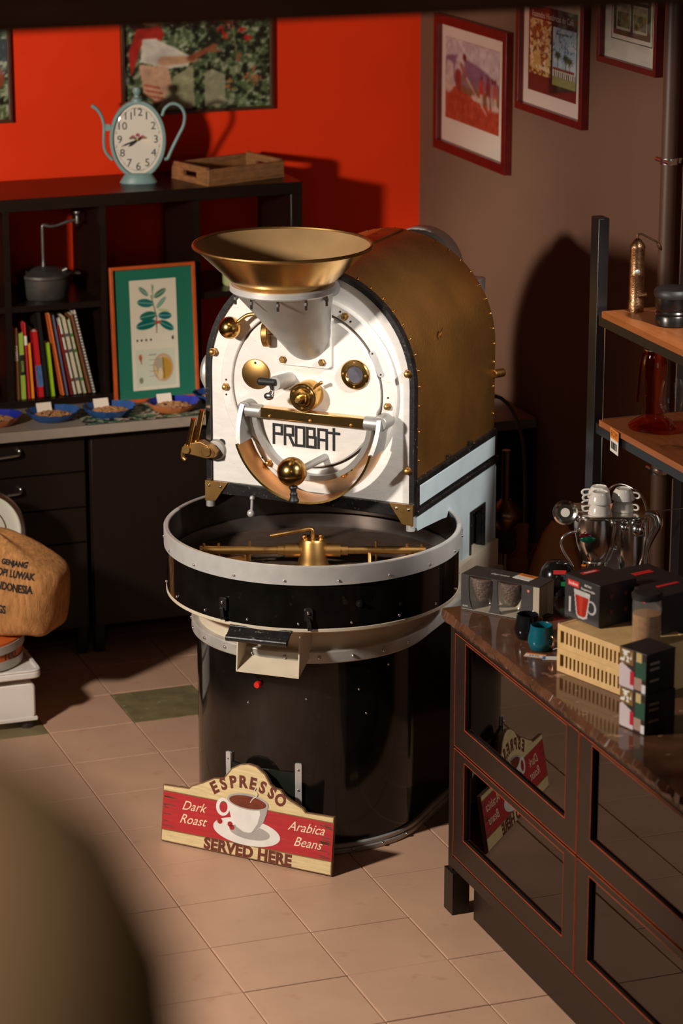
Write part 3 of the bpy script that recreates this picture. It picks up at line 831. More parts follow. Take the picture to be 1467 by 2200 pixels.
def poly(u, v, pts):
    ins = np.zeros(u.shape, bool); n = len(pts)
    for i in range(n):
        x0, y0 = pts[i]; x1, y1 = pts[(i + 1) % n]
        if y0 == y1: continue
        c = ((y0 > v) != (y1 > v)) & (u < (x1 - x0) * (v - y0) / (y1 - y0) + x0)
        ins ^= c
    return ins.astype(float)


def rect(u, v, x0, y0, x1, y1):
    return ((u > x0) & (u < x1) & (v > y0) & (v < y1)).astype(float)


def printed(name, W, H, fn, res, M, parent, asp=None):
    """flat printed sheet W x H centred on M, colours from fn(u, v, aspect-corrected)"""
    nx = max(8, int(res)); ny = max(8, int(res * H / W))
    U, V = np.meshgrid(np.linspace(0, 1, nx + 1), np.linspace(0, 1, ny + 1))
    img = np.clip(fn(U, V), 0, 1)
    L_ = np.where(img <= 0.04045, img / 12.92, ((img + 0.055) / 1.055) ** 2.4)
    vs = [tuple(M @ Vector(((a - .5) * W, (b - .5) * H, 0))) for a, b in zip(U.ravel(), V.ravel())]
    fs = [(j * (nx + 1) + i, j * (nx + 1) + i + 1, (j + 1) * (nx + 1) + i + 1, (j + 1) * (nx + 1) + i) for j in range(ny) for i in range(nx)]
    me = bpy.data.meshes.new(name); me.from_pydata(vs, [], fs)
    at = me.color_attributes.new('ink', 'FLOAT_COLOR', 'POINT')
    buf = np.ones((len(vs), 4), np.float32); buf[:, :3] = L_.reshape(-1, 3)
    at.data.foreach_set('color', buf.ravel())
    return link(name, me, printm(), parent)


def flat(u, col): return np.ones(u.shape + (3,)) * (np.array(col, float) / 255.0)


def foliage(u, v, seed, k=1.0):
    n = fbm(u * 1.5, v, 16 * k, seed, 3); m2 = fbm(u * 1.6, v * 1.1, 30 * k, seed + 9, 2)
    img = flat(u, (48, 56, 38))
    img = over(img, sm(n, .48, .60), (88, 106, 70)); img = over(img, sm(m2, .56, .66), (140, 154, 120))
    img = over(img, sm(fbm(u, v, 22 * k, seed + 20, 2), .66, .72), (172, 180, 152))
    return over(img, sm(1 - n, .56, .66), (30, 32, 22))


def art_picker(u, v):
    img = foliage(u, v, 3)
    rng = np.random.RandomState(5)
    for cx, cy in ((.66, .86), (.73, .90), (.80, .82), (.84, .74), (.70, .78), (.62, .95), (.86, .36), (.72, .24), (.78, .52), (.90, .28)):
        for k in range(9):
            img = over(img, ell(u, v, cx + rng.normal(0, .02), cy + rng.normal(0, .028), .009, .013), (190 + rng.randint(-25, 25), 42, 34) if cy > .6 else (190, 110, 70))
    img = over(img, stroke(u, v, (.74, .95), (.79, .35), .006, .004), (140, 128, 96))
    # picker: hair, red scarf, white sleeve, arm, striped skirt
    img = over(img, ell(u, v, .10, .93, .055, .09), (52, 30, 20)); img = over(img, ell(u, v, .19, .96, .07, .06), (170, 110, 78))
    img = over(img, poly(u, v, [(.09, .87), (.25, .90), (.28, .80), (.24, .70), (.13, .74), (.05, .36), (.03, .62)]), (176, 46, 36))
    img = over(img, poly(u, v, [(.13, .76), (.22, .76), (.34, .66), (.46, .56), (.44, .46), (.30, .44), (.11, .52)]), (226, 218, 206))
    img = over(img, stroke(u, v, (.28, .52), (.47, .53), .050, .034), (206, 160, 126))
    img = over(img, stroke(u, v, (.46, .54), (.62, .66), .030, .022), (150, 84, 58)); img = over(img, stroke(u, v, (.57, .62), (.66, .60), .018, .012), (160, 92, 64))
    img = over(img, poly(u, v, [(.10, .50), (.30, .46), (.34, .18), (.25, .06), (.13, .20)]), (214, 170, 142))
    st = (np.sin((v + u * .35) * 120) > 0.2) * poly(u, v, [(.13, .30), (.24, .26), (.30, .05), (.24, .02), (.15, .16)])
    img = over(img, st * .8, (170, 66, 46))
    img = over(img, poly(u, v, [(.24, .04), (.34, .36), (.47, .47), (.48, .02), (.30, .0)]) * .85, (176, 172, 138))  # two pale panels: reflections in the glass, painted into the print
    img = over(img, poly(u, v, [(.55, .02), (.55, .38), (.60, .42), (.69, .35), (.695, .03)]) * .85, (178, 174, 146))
    return img


def soften(img, u, v, seed):
    img = img * (0.82 + 0.36 * fbm(u, v, 18, seed, 3))[..., None]
    for _ in range(1):
        img = (img + np.roll(img, 1, 0) + np.roll(img, -1, 0) + np.roll(img, 1, 1) + np.roll(img, -1, 1)) / 5
    return img


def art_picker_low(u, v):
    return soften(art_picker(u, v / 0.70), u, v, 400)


def art_foliage(u, v):
    img = foliage(u, v, 40)
    return over(img, ell(u, v, .9, .30, .08, .10), (150, 70, 50))


def art_field(u, v):
    n = fbm(u, v, 9, 60)
    img = flat(u, (196, 186, 190)); img = over(img, sm(n, .5, .62) * .5, (216, 206, 206))
    ridge = .80 - .10 * np.abs(u - .45) + .03 * np.sin(u * 9) - .16 * sm(u, .5, 1.0)
    img = over(img, (v < ridge).astype(float), (112, 100, 128)); img = over(img, (v < ridge - .22).astype(float), (126, 108, 112))
    img = over(img, (v < .44 + .03 * fbm(u, v, 12, 70)).astype(float), (116, 96, 66))
    soil = .42 - .16 * u + .03 * fbm(u, v, 10, 80)
    img = over(img, (v < soil).astype(float), (164, 62, 40)); img = over(img, (v < soil).astype(float) * sm(fbm(u, v, 26, 90), .5, .62) * .5, (196, 96, 62))
    img = over(img, poly(u, v, [(0, .36), (.02, .72), (.14, .70), (.16, .5), (.2, .42)]), (200, 188, 180)); img = over(img, ell(u, v, .05, .40, .09, .08), (196, 176, 166))
    img = over(img, stroke(u, v, (.28, .74), (.24, .60), .075, .07), (206, 192, 196)); img = over(img, stroke(u, v, (.24, .58), (.25, .42), .06, .045), (128, 52, 50)); img = over(img, ell(u, v, .36, .80, .035, .045), (60, 38, 34))
    img = over(img, stroke(u, v, (.36, .60), (.78, .20), .011, .009), (226, 206, 180)); img = over(img, stroke(u, v, (.30, .70), (.38, .58), .03, .022), (150, 96, 80))
    for x, c in ((.68, (190, 60, 52)), (.80, (120, 46, 40)), (.88, (150, 120, 120)), (.93, (170, 90, 70))):
        img = over(img, stroke(u, v, (x, .56), (x, .42), .035, .04), c); img = over(img, ell(u, v, x, .62, .022, .03), (84, 50, 40)); img = over(img, stroke(u, v, (x, .40), (x + .01, .28), .03, .02), (188, 170, 158))
    for x in (.55, .62, .95): img = over(img, ell(u, v, x, .36 - .12 * (x - .5), .055, .035), (206, 186, 172))
    return img


def art_field_soft(u, v):
    return soften(art_field(u, v), u, v, 410) * 0.95


def art_stamps(u, v):
    img = flat(u, (62, 36, 30)); img = over(img, rect(u, v, .5, .60, 1, 1) * .5, (74, 60, 58))
    n = fbm(u, v, 20, 120); n2 = fbm(u, v, 34, 130, 2)
    A = rect(u, v, .03, .20, .475, .84); B = rect(u, v, .515, .14, .985, .80)
    ca = flat(u, (206, 186, 120)); ca = over(ca, sm(n, .48, .56), (122, 84, 44)); ca = over(ca, sm(n2, .58, .66), (70, 66, 36)); ca = over(ca, ell(u, v, .15, .35, .12, .10) * .8, (214, 186, 110)); ca = over(ca, sm(fbm(u, v, 14, 140), .6, .66), (226, 214, 170))
    cb = flat(u, (178, 204, 220)); cb = over(cb, sm(fbm(u, v, 8, 150), .5, .62) * .7, (226, 232, 232)); cb = over(cb, sm(n2, .66, .7) * (v > .5) * .7, (64, 96, 140))
    for x, yy in ((.62, .50), (.78, .48), (.86, .46)):
        cb = over(cb, stroke(u, v, (x, .30), (x, yy), .008, .006), (110, 92, 60))
        for a in range(0, 360, 36):
            cb = over(cb, stroke(u, v, (x, yy), (x + .075 * math.cos(R(a)), yy + .055 * math.sin(R(a)) - .015), .013, .004), (52, 74, 40))
    cb = over(cb, rect(u, v, .52, .24, .98, .31), (222, 214, 198)); cb = over(cb, rect(u, v, .52, .31, .96, .35), (140, 62, 44)); cb = over(cb, rect(u, v, .52, .245, .98, .30) * (np.sin(u * 150) > .1), (96, 66, 50)); cb = over(cb, rect(u, v, .5, .14, 1, .24), (150, 146, 84))
    img = img * (1 - A[..., None]) + ca * A[..., None]; img = img * (1 - B[..., None]) + cb * B[..., None]
    per = (np.abs(u - .497) < .012) * (np.sin(v * 190) > 0) * (v > .17) * (v < .83)
    return over(img, per.astype(float), (40, 26, 22))


def art_small_stamps(u, v):
    img = flat(u, (62, 44, 36))
    n = fbm(u, v, 16, 170)
    for i in range(2):
        for j in range(3):
            a = rect(u, v, .08 + .45 * i, .06 + .315 * j, .47 + .45 * i, .345 + .315 * j); b = rect(u, v, .105 + .45 * i, .085 + .315 * j, .445 + .45 * i, .325 + .315 * j)
            img = over(img, a, (186, 174, 150)); c = over(flat(u, (112, 98, 66) if i == 0 else (130, 98, 54)), sm(n, .48, .58), (66, 52, 34)); c = over(c, (v > .24 + .315 * j).astype(float) * .7, (168, 162, 140))
            img = img * (1 - b[..., None]) + c * b[..., None]
    return img


def art_botany(u, v):
    img = flat(u, (232, 224, 206))
    img = over(img, rect(u, v, .08, .03, .92, .37), (214, 218, 200))
    # stem and leaves
    img = over(img, stroke(u, v, (.48, .95), (.50, .83), .008, .008), (120, 140, 120)); img = over(img, stroke(u, v, (.46, .85), (.56, .66), .010, .012), (120, 130, 100)); img = over(img, stroke(u, v, (.56, .66), (.55, .52), .012, .010), (118, 84, 62))
    for x0, y0, x1, y1, w_, c in ((.40, .86, .20, .93, .035, (104, 142, 124)), (.48, .88, .52, .95, .022, (120, 158, 132)), (.52, .84, .78, .90, .040, (84, 130, 100)), (.50, .78, .16, .80, .050, (30, 118, 112)), (.56, .74, .78, .83, .034, (128, 170, 150)), (.60, .72, .84, .70, .022, (206, 206, 150)), (.55, .68, .20, .66, .055, (26, 110, 96)), (.60, .67, .88, .66, .045, (12, 104, 112)), (.55, .61, .12, .58, .058, (10, 104, 98)), (.62, .61, .92, .54, .050, (10, 108, 100))):
        mx, my = (x0 + x1) / 2, (y0 + y1) / 2; L_ = math.hypot(x1 - x0, (y1 - y0))
        img = over(img, ell(u, v, mx, my, L_ / 2, w_ * .75, math.degrees(math.atan2(y1 - y0, x1 - x0)), .1), c)
        img = over(img, stroke(u, v, (x0, y0), (x1, y1), .005, .004) * .6, (180, 206, 190))
    for k in range(6): img = over(img, ell(u, v, .54 + .02 * k, .605 + .008 * (k % 2), .016, .012), (186, 76, 52))
    for x in (.13, .22, .32, .42): img = over(img, ell(u, v, x, .455, .022, .011), (74, 58, 48))
    img = over(img, ell(u, v, .89, .46, .025, .018), (74, 58, 48))
    img = over(img, ell(u, v, .66, .195, .21, .122), (196, 130, 100)); img = over(img, ell(u, v, .66, .195, .185, .108), (226, 214, 170)); img = over(img, ell(u, v, .68, .19, .165, .098), (196, 150, 62))
    img = over(img, ell(u, v, .58, .23, .09, .06), (176, 172, 150)); img = over(img, ell(u, v, .60, .14, .05, .055), (222, 206, 170)); img = over(img, stroke(u, v, (.66, .28), (.68, .10), .012, .012), (150, 104, 40))
    img = over(img, ell(u, v, .18, .30, .045, .030), (206, 150, 120)); img = over(img, stroke(u, v, (.18, .30), (.20, .24), .02, .008), (170, 90, 60)); img = over(img, ell(u, v, .18, .09, .045, .028), (138, 142, 116))
    for y in (.315, .27, .22, .165, .12): img = over(img, rect(u, v, .36, y, .52, y + .006), (130, 130, 116))
    return img


# ================================================================== pictures on the walls
M_frbrown = pm('brown_wood_moulding', lin(72, 40, 20), 0.4, var=0.2, vscale=30)
M_frred = pm('dark_red_wood_moulding', lin(84, 12, 10), 0.35, var=0.2, vscale=30)
M_mat = pm('cream_mat_board', lin(216, 204, 190), 0.8, var=0.02)


def framed(root, W, H, bar, depth, mat_frame, M, art, aw, ah, ax=0.0, ay=0.0, res=120, mat_board=M_mat):
    """frame in plane M (x right, y up, z towards viewer), centre at M"""
    o_ = [(-W / 2, -H / 2), (W / 2, -H / 2), (W / 2, H / 2), (-W / 2, H / 2)]; b = bar
    i_ = [(-W / 2 + b, -H / 2 + b), (W / 2 - b, -H / 2 + b), (W / 2 - b, H / 2 - b), (-W / 2 + b, H / 2 - b)]
    obj('frame', MB().ringprism(o_, i_, 0, depth, M), mat_frame, root, bevel=0.0015)
    obj('backing_board', MB().box((-W / 2 + b * .5, -H / 2 + b * .5, 0.001), (W / 2 - b * .5, H / 2 - b * .5, 0.006), M), mat_board, root)
    printed('print', aw, ah, art, res, M @ Matrix.Translation((ax, ay, 0.0075)), root)
    obj('glass_pane', MB().box((-W / 2 + b * .8, -H / 2 + b * .8, depth * 0.62), (W / 2 - b * .8, H / 2 - b * .8, depth * 0.62 + 0.002), M), PANE, root)


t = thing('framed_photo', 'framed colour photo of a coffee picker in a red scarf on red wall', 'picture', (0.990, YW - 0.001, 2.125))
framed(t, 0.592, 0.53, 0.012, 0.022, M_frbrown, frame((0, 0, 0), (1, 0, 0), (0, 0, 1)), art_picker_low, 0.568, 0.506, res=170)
t = thing('framed_photo', 'brown framed leafy photo cut off by the left picture edge', 'picture', (-0.02, YW - 0.001, 2.125))
framed(t, 0.592, 0.53, 0.012, 0.022, M_frbrown, frame((0, 0, 0), (1, 0, 0), (0, 0, 1)), art_foliage, 0.568, 0.506, res=90)
RWf = frame((0, 0, 0), (0, -1, 0), (0, 0, 1))
t = thing('framed_photo', 'red framed photo of field workers on red soil', 'picture', (XW - 0.001, 0.850, 1.966))
framed(t, 0.690, 0.510, 0.036, 0.028, M_frred, RWf, art_field_soft, 0.510, 0.304, -0.015, 0.022, res=120)
t = thing('framed_stamp_print', 'red framed print of two large stamps, middle of the brown wall', 'picture', (XW - 0.001, 0.145, 2.235))
framed(t, 0.560, 0.535, 0.026, 0.028, M_frred, RWf, art_stamps, 0.402, 0.300, -0.010, -0.042, res=130)
text('caption', 'Fazendas Históricas de Café', 0.031, RWf @ Matrix.Translation((-0.010, 0.076, 0.0082)), M_inkw, t, 0.0002, sx=0.98)
text('caption', 'Fazenda Pau d\'Alho - SP', 0.013, RWf @ Matrix.Translation((0.085, 0.028, 0.0082)), M_ink, t, 0.0002)
t = thing('framed_stamp_print', 'red framed print of small brown stamps, rightmost on the brown wall', 'picture', (XW - 0.001, -0.461, 2.470))
framed(t, 0.440, 0.510, 0.020, 0.028, M_frred, RWf, art_small_stamps, 0.272, 0.31, 0.0, 0.0, res=100)
obj('mat_line', MB().ringprism([(-.152, -.172), (.152, -.172), (.152, .172), (-.152, .172)], [(-.149, -.169), (.149, -.169), (.149, .169), (-.149, .169)], 0.006, 0.0068, RWf), M_ink, t)
# wall pipe with clamps
t = thing('wall_pipe', 'brown vertical pipe with two clamps along the brown wall', 'pipe', (1.848, -0.826, 0))
obj('pipe', MB().cyl((0, 0, 0.0), (0, 0, 3.2), 0.026, 24), pm('brown_painted_pipe', lin(84, 58, 44), 0.45, var=0.1), t)
for z in (1.975, 0.965):
    obj('clamp', MB().cyl((0, 0, z - 0.010), (0, 0, z + 0.010), 0.030, 24).cyl((-0.02, -0.045, z), (-0.02, 0.045, z), 0.008, 10).box((0.0, -0.012, z - 0.008), (0.040, 0.012, z + 0.008)), M_steel, t)

# ================================================================== shelf unit standing on the counter
SY0, SY1, SZ0, SZ1 = 0.985, 1.375, 0.881, 1.648
t = thing('cube_shelf', 'black brown open cube shelf unit standing on the counter', 'shelf', (0.0, SY0, SZ0))
dep = SY1 - SY0; H = SZ1 - SZ0; x0, x1 = -0.235, 1.262
obj('top_board', MB().box((x0, 0, H - 0.045), (x1, dep, H)), M_dkwood, t, bevel=0.002)
obj('bottom_board', MB().box((x0, 0, 0), (x1, dep, 0.028)), M_dkwood, t, bevel=0.002)
for a, b in ((x0, x0 + 0.045), (x1 - 0.045, x1)):
    obj('side_board', MB().box((a, 0.001, 0.028), (b, dep, H - 0.045)), M_dkwood, t, bevel=0.002)
cols = [0.131, 0.488, 0.842]
for a in cols:
    obj('divider', MB().box((a, 0.003, 0.028), (a + 0.024, dep, H - 0.045)), M_dkwood, t)
xs = [x0 + 0.045] + [c for a in cols for c in (a, a + 0.024)] + [x1 - 0.045]
for k in range(4):
    if k == 2: continue
    obj('shelf_board', MB().box((xs[2 * k], 0.005, 0.355), (xs[2 * k + 1], dep, 0.377)), M_dkwood, t)
SHB = SZ0 + 0.377; BOT = SZ0 + 0.028

# teapot clock
M_teal = pm('pale_blue_enamel', lin(120, 150, 152), 0.45, var=0.12, vscale=20, col2=lin(70, 60, 50), col2_thr=0.72)
t = thing('teapot_clock', 'pale blue teapot shaped clock with oval white dial on the shelf', 'clock', (0.690, 1.17, SZ1), R(-15))
cz = 0.160
CF = frame((0, 0, cz), (1, 0, 0), (0, 0, 1))
obj('foot', MB().lathe([(0, 0), (0.068, 0), (0.069, 0.004), (0.052, 0.030), (0.046, 0.036), (0, 0.036)], 32, Matrix.Diagonal((1, 0.55, 1, 1))), M_teal, t)
obj('case', MB().ringprism(circ(0, 0, 0.103, 48, ry=0.143), circ(0, 0, 0.090, 48, ry=0.129), -0.025, 0.014, CF).prism(circ(0, 0, 0.1, 48, ry=0.14), -0.025, -0.018, CF), M_teal, t, bevel=0.003)


def clock_face(u, v):
    img = flat(u, (226, 220, 210)); rr = np.hypot((u - .5) * 2, (v - .5) * 2)
    img = over(img, ((rr > .88) & (rr < .90)).astype(float), (150, 140, 130))
    for x, y, r_ in ((.40, .53, .05), (.50, .56, .045), (.60, .53, .05), (.56, .52, .04)): img = over(img, ell(u, v, x, y, r_, r_ * .55) * .9, (156, 64, 78))
    for x, y in ((.46, .51), (.53, .51), (.36, .515), (.65, .52)): img = over(img, ell(u, v, x, y, .04, .015), (96, 108, 80))
    return img


fc = printed('dial', 0.180, 0.258, clock_face, 60, CF @ Matrix.Translation((0, 0, 0.004)), t)
bm = bmesh.new(); bm.from_mesh(fc.data)
bmesh.ops.delete(bm, geom=[v for v in bm.verts if (v.co.x / 0.090) ** 2 + ((v.co.z - cz) / 0.129) ** 2 > 1.02], context='VERTS'); bm.to_mesh(fc.data); bm.free()
obj('dial_backing', MB().prism(circ(0, 0, 0.091, 48, ry=0.130), -0.004, 0.003, CF), pm('dial_card', lin(226, 220, 210), 0.7, var=0.02), t)
for k in range(1, 13):
    a = R(90 - 30 * k)
    text('numeral', str(k), 0.040, CF @ Matrix.Translation((0.066 * math.cos(a), 0.099 * math.sin(a) - 0.001, 0.0045)), M_ink, fc, 0.0002)
for a, L_, w_ in ((-158, 0.068, 0.0022), (-132 - 12, 0.045, 0.0035)):
    obj('hand', MB().prism([(-0.012, -w_ * .6), (L_ * .7, -w_ * 1.3), (L_, 0), (L_ * .7, w_ * 1.3), (-0.012, w_ * .6)], 0.008, 0.0095, CF @ Matrix.Rotation(R(a), 4, 'Z')), M_black, t)
obj('hand_pin', MB().lathe([(0, 0.004), (0.005, 0.004), (0.005, 0.012), (0, 0.013)], 12, CF), M_brassd, t)
obj('clock_glass', MB().lathe([(1.0, 0.012), (0.9, 0.0155), (0.7, 0.019), (0.4, 0.022), (0.0001, 0.023)], 40, CF @ Matrix.Diagonal((0.091, 0.130, 1, 1))), PANE, t)
obj('finial', MB().lathe([(0, 0), (0.022, 0), (0.020, 0.010), (0.011, 0.016), (0.010, 0.024), (0.014, 0.030), (0.017, 0.040), (0.013, 0.052), (0, 0.057)], 20, Matrix.Translation((0, 0, cz + 0.138))), M_teal, t)
obj('spout', MB().tube([(-0.095, 0, cz - 0.075), (-0.118, 0, cz - 0.045), (-0.124, 0, cz - 0.01), (-0.122, 0, cz + 0.05), (-0.130, 0, cz + 0.085), (-0.145, 0, cz + 0.11), (-0.165, 0, cz + 0.126)], [0.006] * 5 + [0.007, 0.008], 10).lathe([(0, -0.004), (0.013, -0.004), (0.013, 0.004), (0, 0.004)], 20, frame((-0.110, 0, cz + 0.045), (1, 0, 0), (0, 0, 1))), M_teal, t)
obj('handle', MB().tube([(0.090, 0, cz + 0.085), (0.100, 0, cz + 0.110), (0.125, 0, cz + 0.128), (0.155, 0, cz + 0.120), (0.172, 0, cz + 0.090), (0.168, 0, cz + 0.050), (0.148, 0, cz + 0.010), (0.125, 0, cz - 0.035), (0.108, 0, cz - 0.072), (0.096, 0, cz - 0.075)], 0.0065, 10), M_teal, t)

# wooden crate on the shelf
M_oldwood = pm('old_brown_wood', lin(140, 96, 58), 0.65, var=0.3, vscale=12, stretch=(2, 2, 9), bump=0.15, bscale=50)
t = thing('wooden_tray', 'shallow old wooden tray with hand slot on top of the shelf', 'tray', (0.905, 1.000, SZ1), R(18))
LW, LD, LH, th = 0.345, 0.235, 0.060, 0.013
obj('bottom', MB().box((0, 0, 0), (LW, LD, 0.008)), M_oldwood, t)
obj('long_side', MB().box((0, 0, 0.008), (LW, th, LH)), M_oldwood, t, bevel=0.002)
obj('long_side', MB().box((0, LD - th, 0.008), (LW, LD, LH)), M_oldwood, t, bevel=0.002)
for x in (0, LW - th):
    ly0, ly1 = th, LD - th; c = LD / 2
    e = obj('end_board', MB().box((x, ly0, 0.008), (x + th, ly1, 0.022)).box((x, ly0, 0.022), (x + th, c - 0.042, LH + .006)).box((x, c + 0.042, 0.022), (x + th, ly1, LH + .006)).box((x, c - 0.042, 0.042), (x + th, c + 0.042, LH + .006)), M_oldwood, t)

# stovetop roasting pan with crank
M_iron = pm('grey_cast_iron', (0.16, 0.15, 0.145), 0.38, 0.75, var=0.25, vscale=18, bump=0.3, bscale=40)
t = thing('coffee_roasting_pan', 'old iron roasting pan with crank handle on the shelf', 'pan', (0.312, 1.13, SHB))
obj('pan', MB().lathe([(0, 0), (0.082, 0), (0.090, 0.012), (0.097, 0.075), (0.102, 0.080), (0.102, 0.086), (0, 0.086)], 48), M_iron, t)
obj('lid', MB().lathe([(0.104, 0.084), (0.104, 0.090), (0.085, 0.098), (0.03, 0.108), (0.012, 0.112), (0, 0.112)], 48), M_iron, t)
obj('lug', MB().box((0.095, -0.02, 0.076), (0.135, 0.02, 0.085)), M_iron, t, bevel=0.003)
obj('hinge_pin', MB().cyl((0.06, -0.045, 0.10), (0.075, -0.05, 0.108), 0.008, 12).cyl((-0.07, -0.03, 0.098), (-0.08, -0.035, 0.106), 0.007, 12), M_iron, t)
obj('crank', MB().tube([(0, 0, 0.11), (0, 0, 0.13), (0, 0, 0.258), (0.006, 0, 0.264), (0.03, -.004, 0.258), (0.06, -.006, 0.262), (0.09, -.008, 0.272), (0.130, -0.010, 0.278)], [0.009, 0.0065, 0.0065, 0.0065, 0.006, 0.0055, 0.0055, 0.006], 12).lathe([(0, 0.264), (0.008, 0.264), (0.008, 0.286), (0.006, 0.292), (0.014, 0.304), (0.013, 0.309), (0, 0.310)], 16, Matrix.Translation((0.128, -0.010, 0))), M_iron, t)

# books, each leaning to the left
BK = [('brown', 'brown spined coffee book at the left end of the row', (112, 66, 38), .160, .020, .266, -.002), ('lime', 'lime green paperback with dark title next to the brown book', (146, 172, 66), .184, .020, .245, -.006),
      ('redpink', 'tall red and pink book behind a low orange book', (196, 44, 52), .209, .010, .281, -.010), ('orange', 'low bright orange book in the row', (232, 136, 24), .2215, .013, .205, -.010),
      ('red', 'red book with a blue lower spine', (184, 20, 26), .249, .022, .246, -.019), ('black', 'tall black hardback next to the red book', (22, 18, 17), .2745, .018, .316, -.030),
      ('lime2', 'low lime yellow book next to the black hardback', (150, 186, 28), .297, .015, .199, -.016), ('orange2', 'tall thin orange book in the row', (216, 106, 48), .336, .011, .306, -.047),
      ('blue', 'thin grey blue book next to the tall orange one', (104, 106, 134), .3525, .009, .300, -.046), ('red2', 'thin dark red booklet between blue and white books', (150, 32, 30), .369, .008, .261, -.052),
      ('white', 'white book just right of the dark red booklet', (214, 206, 190), .381, .011, .287, -.055), ('cream', 'thick cream book among the white ones', (200, 190, 166), .396, .016, .286, -.055),
      ('green', 'white book with green flecks on its spine', (188, 190, 160), .4175, .012, .279, -.056), ('brown2', 'brown notebook second from the right end of the row', (120, 74, 44), .4345, .013, .295, -.061), ('spiral', 'white spiral bound notebook at the right end of the row', (206, 198, 190), .453, .011, .310, -.068)]
_bk = []
for q in BK:
    q = list(q)
    if _bk:
        a = _bk[-1]; zm = min(a[5], q[5]); q[3] = max(q[3], a[3] + a[4] + 0.0012)
        need = (a[3] + a[4] + 0.001 - q[3]) / zm + a[6] / a[5]
        q[6] = max(q[6] / q[5], need) * q[5]
    _bk.append(q)
BK = _bk
M_page = pm('book_pages', lin(222, 212, 190), 0.85, var=0.08, vscale=60, stretch=(1, 1, 6))
for nm_, lab, c, xb, tw, hh, lean in BK:
    ang = math.atan2(lean, hh); L_ = hh / math.cos(ang)
    t = thing('book', lab, 'book', (xb, SY0 + 0.022, BOT + 0.0005 - min(0, 0) + tw * math.sin(abs(ang))), 0, 'books on the lower shelf')
    t.rotation_euler = (0, ang, 0)
    mc = pm('book_cover_' + nm_, lin(*c), 0.5, var=0.06, vscale=20)
    d = random.uniform(0.16, 0.19) if hh < .28 else 0.21
    obj('cover', MB().box((0, 0, 0), (0.0018, d, L_)).box((tw - 0.0018, 0, 0), (tw, d, L_)).box((0, 0, 0), (tw, 0.002, L_)), mc, t)
    obj('pages', MB().box((0.0018, 0.002, 0.003), (tw - 0.0018, d - 0.003, L_ - 0.003)), M_page, t)
    SPF = frame((tw / 2, -0.0004, L_ / 2), (0, 0, -1), (1, 0, 0))
    if nm_ == 'brown': text('spine_title', 'COFFEE', 0.017, SPF @ Matrix.Translation((-0.04, 0, 0)), M_inkw, t)
    if nm_ == 'lime':
        obj('spine_band', MB().box((0.002, -0.0008, 0.09), (tw - 0.002, 0.001, 0.165)), M_black, t)
        text('spine_title', 'COFFEE', 0.012, SPF @ Matrix.Translation((0.0, 0, 0.0007)), pm('lime_ink', lin(170, 196, 90), 0.6), t)
    if nm_ == 'red': obj('spine_band', MB().box((0.0, -0.0008, 0.04), (tw, 0.001, 0.12)), pm('blue_spine', lin(70, 100, 150), 0.5, var=0.3, vscale=60), t)
    if nm_ == 'redpink': obj('spine_band', MB().box((0.0, -0.0008, 0.20), (tw, 0.001, 0.235)), M_inkw, t)
    if nm_ in ('white', 'cream', 'green'):
        for z in (0.05, 0.16, 0.22): obj('spine_band', MB().box((0.001, -0.0008, z), (tw - 0.001, 0.001, z + 0.012)), pm('spine_ink_' + nm_, lin(*{'white': (120, 40, 34), 'cream': (90, 84, 76), 'green': (70, 120, 60)}[nm_]), 0.6), t)
    if nm_ == 'spiral':
        mb = MB()
        for k in range(26): mb.tube([(tw / 2 + 0.008 * math.cos(2 * PI * i / 10), -0.003 + 0.006 * math.sin(2 * PI * i / 10), 0.012 + k * (L_ - 0.024) / 25) for i in range(10)], 0.0012, 5, True)
        obj('spiral_binding', mb, M_black, t, kind='stuff')
# small things on the other shelves
t = thing('jar', 'pale green jar on the shelf behind the hopper', 'jar', (1.02, 1.09, SHB))
obj('jar_body', MB().lathe([(0, 0), (0.030, 0), (0.036, 0.010), (0.036, 0.085), (0.028, 0.098), (0, 0.098)], 28), pm('pale_green_ceramic', lin(176, 182, 128), 0.35, var=0.15, vscale=10), t)
obj('lid', MB().lathe([(0, 0.098), (0.029, 0.098), (0.029, 0.112), (0, 0.114)], 28), M_cream, t)
t = thing('paper_bag', 'crumpled brown bag at the left edge of the lower shelf', 'bag', (0.06, 1.09, BOT))
rings = []
for z, a, b in ((0, .050, .06), (.02, .062, .07), (.05, .050, .06), (.075, .026, .05), (.085, .012, .045)):
    rings.append([Vector((a * math.cos(2 * PI * i / 18) * (1 + .07 * math.sin(5 * i)), b * math.sin(2 * PI * i / 18), z + .004 * math.sin(3 * i))) for i in range(18)])
obj('bag_body', MB().loft(rings), pm('brown_bag_paper', lin(120, 86, 66), 0.7, var=0.2, vscale=30, bump=0.3), t)

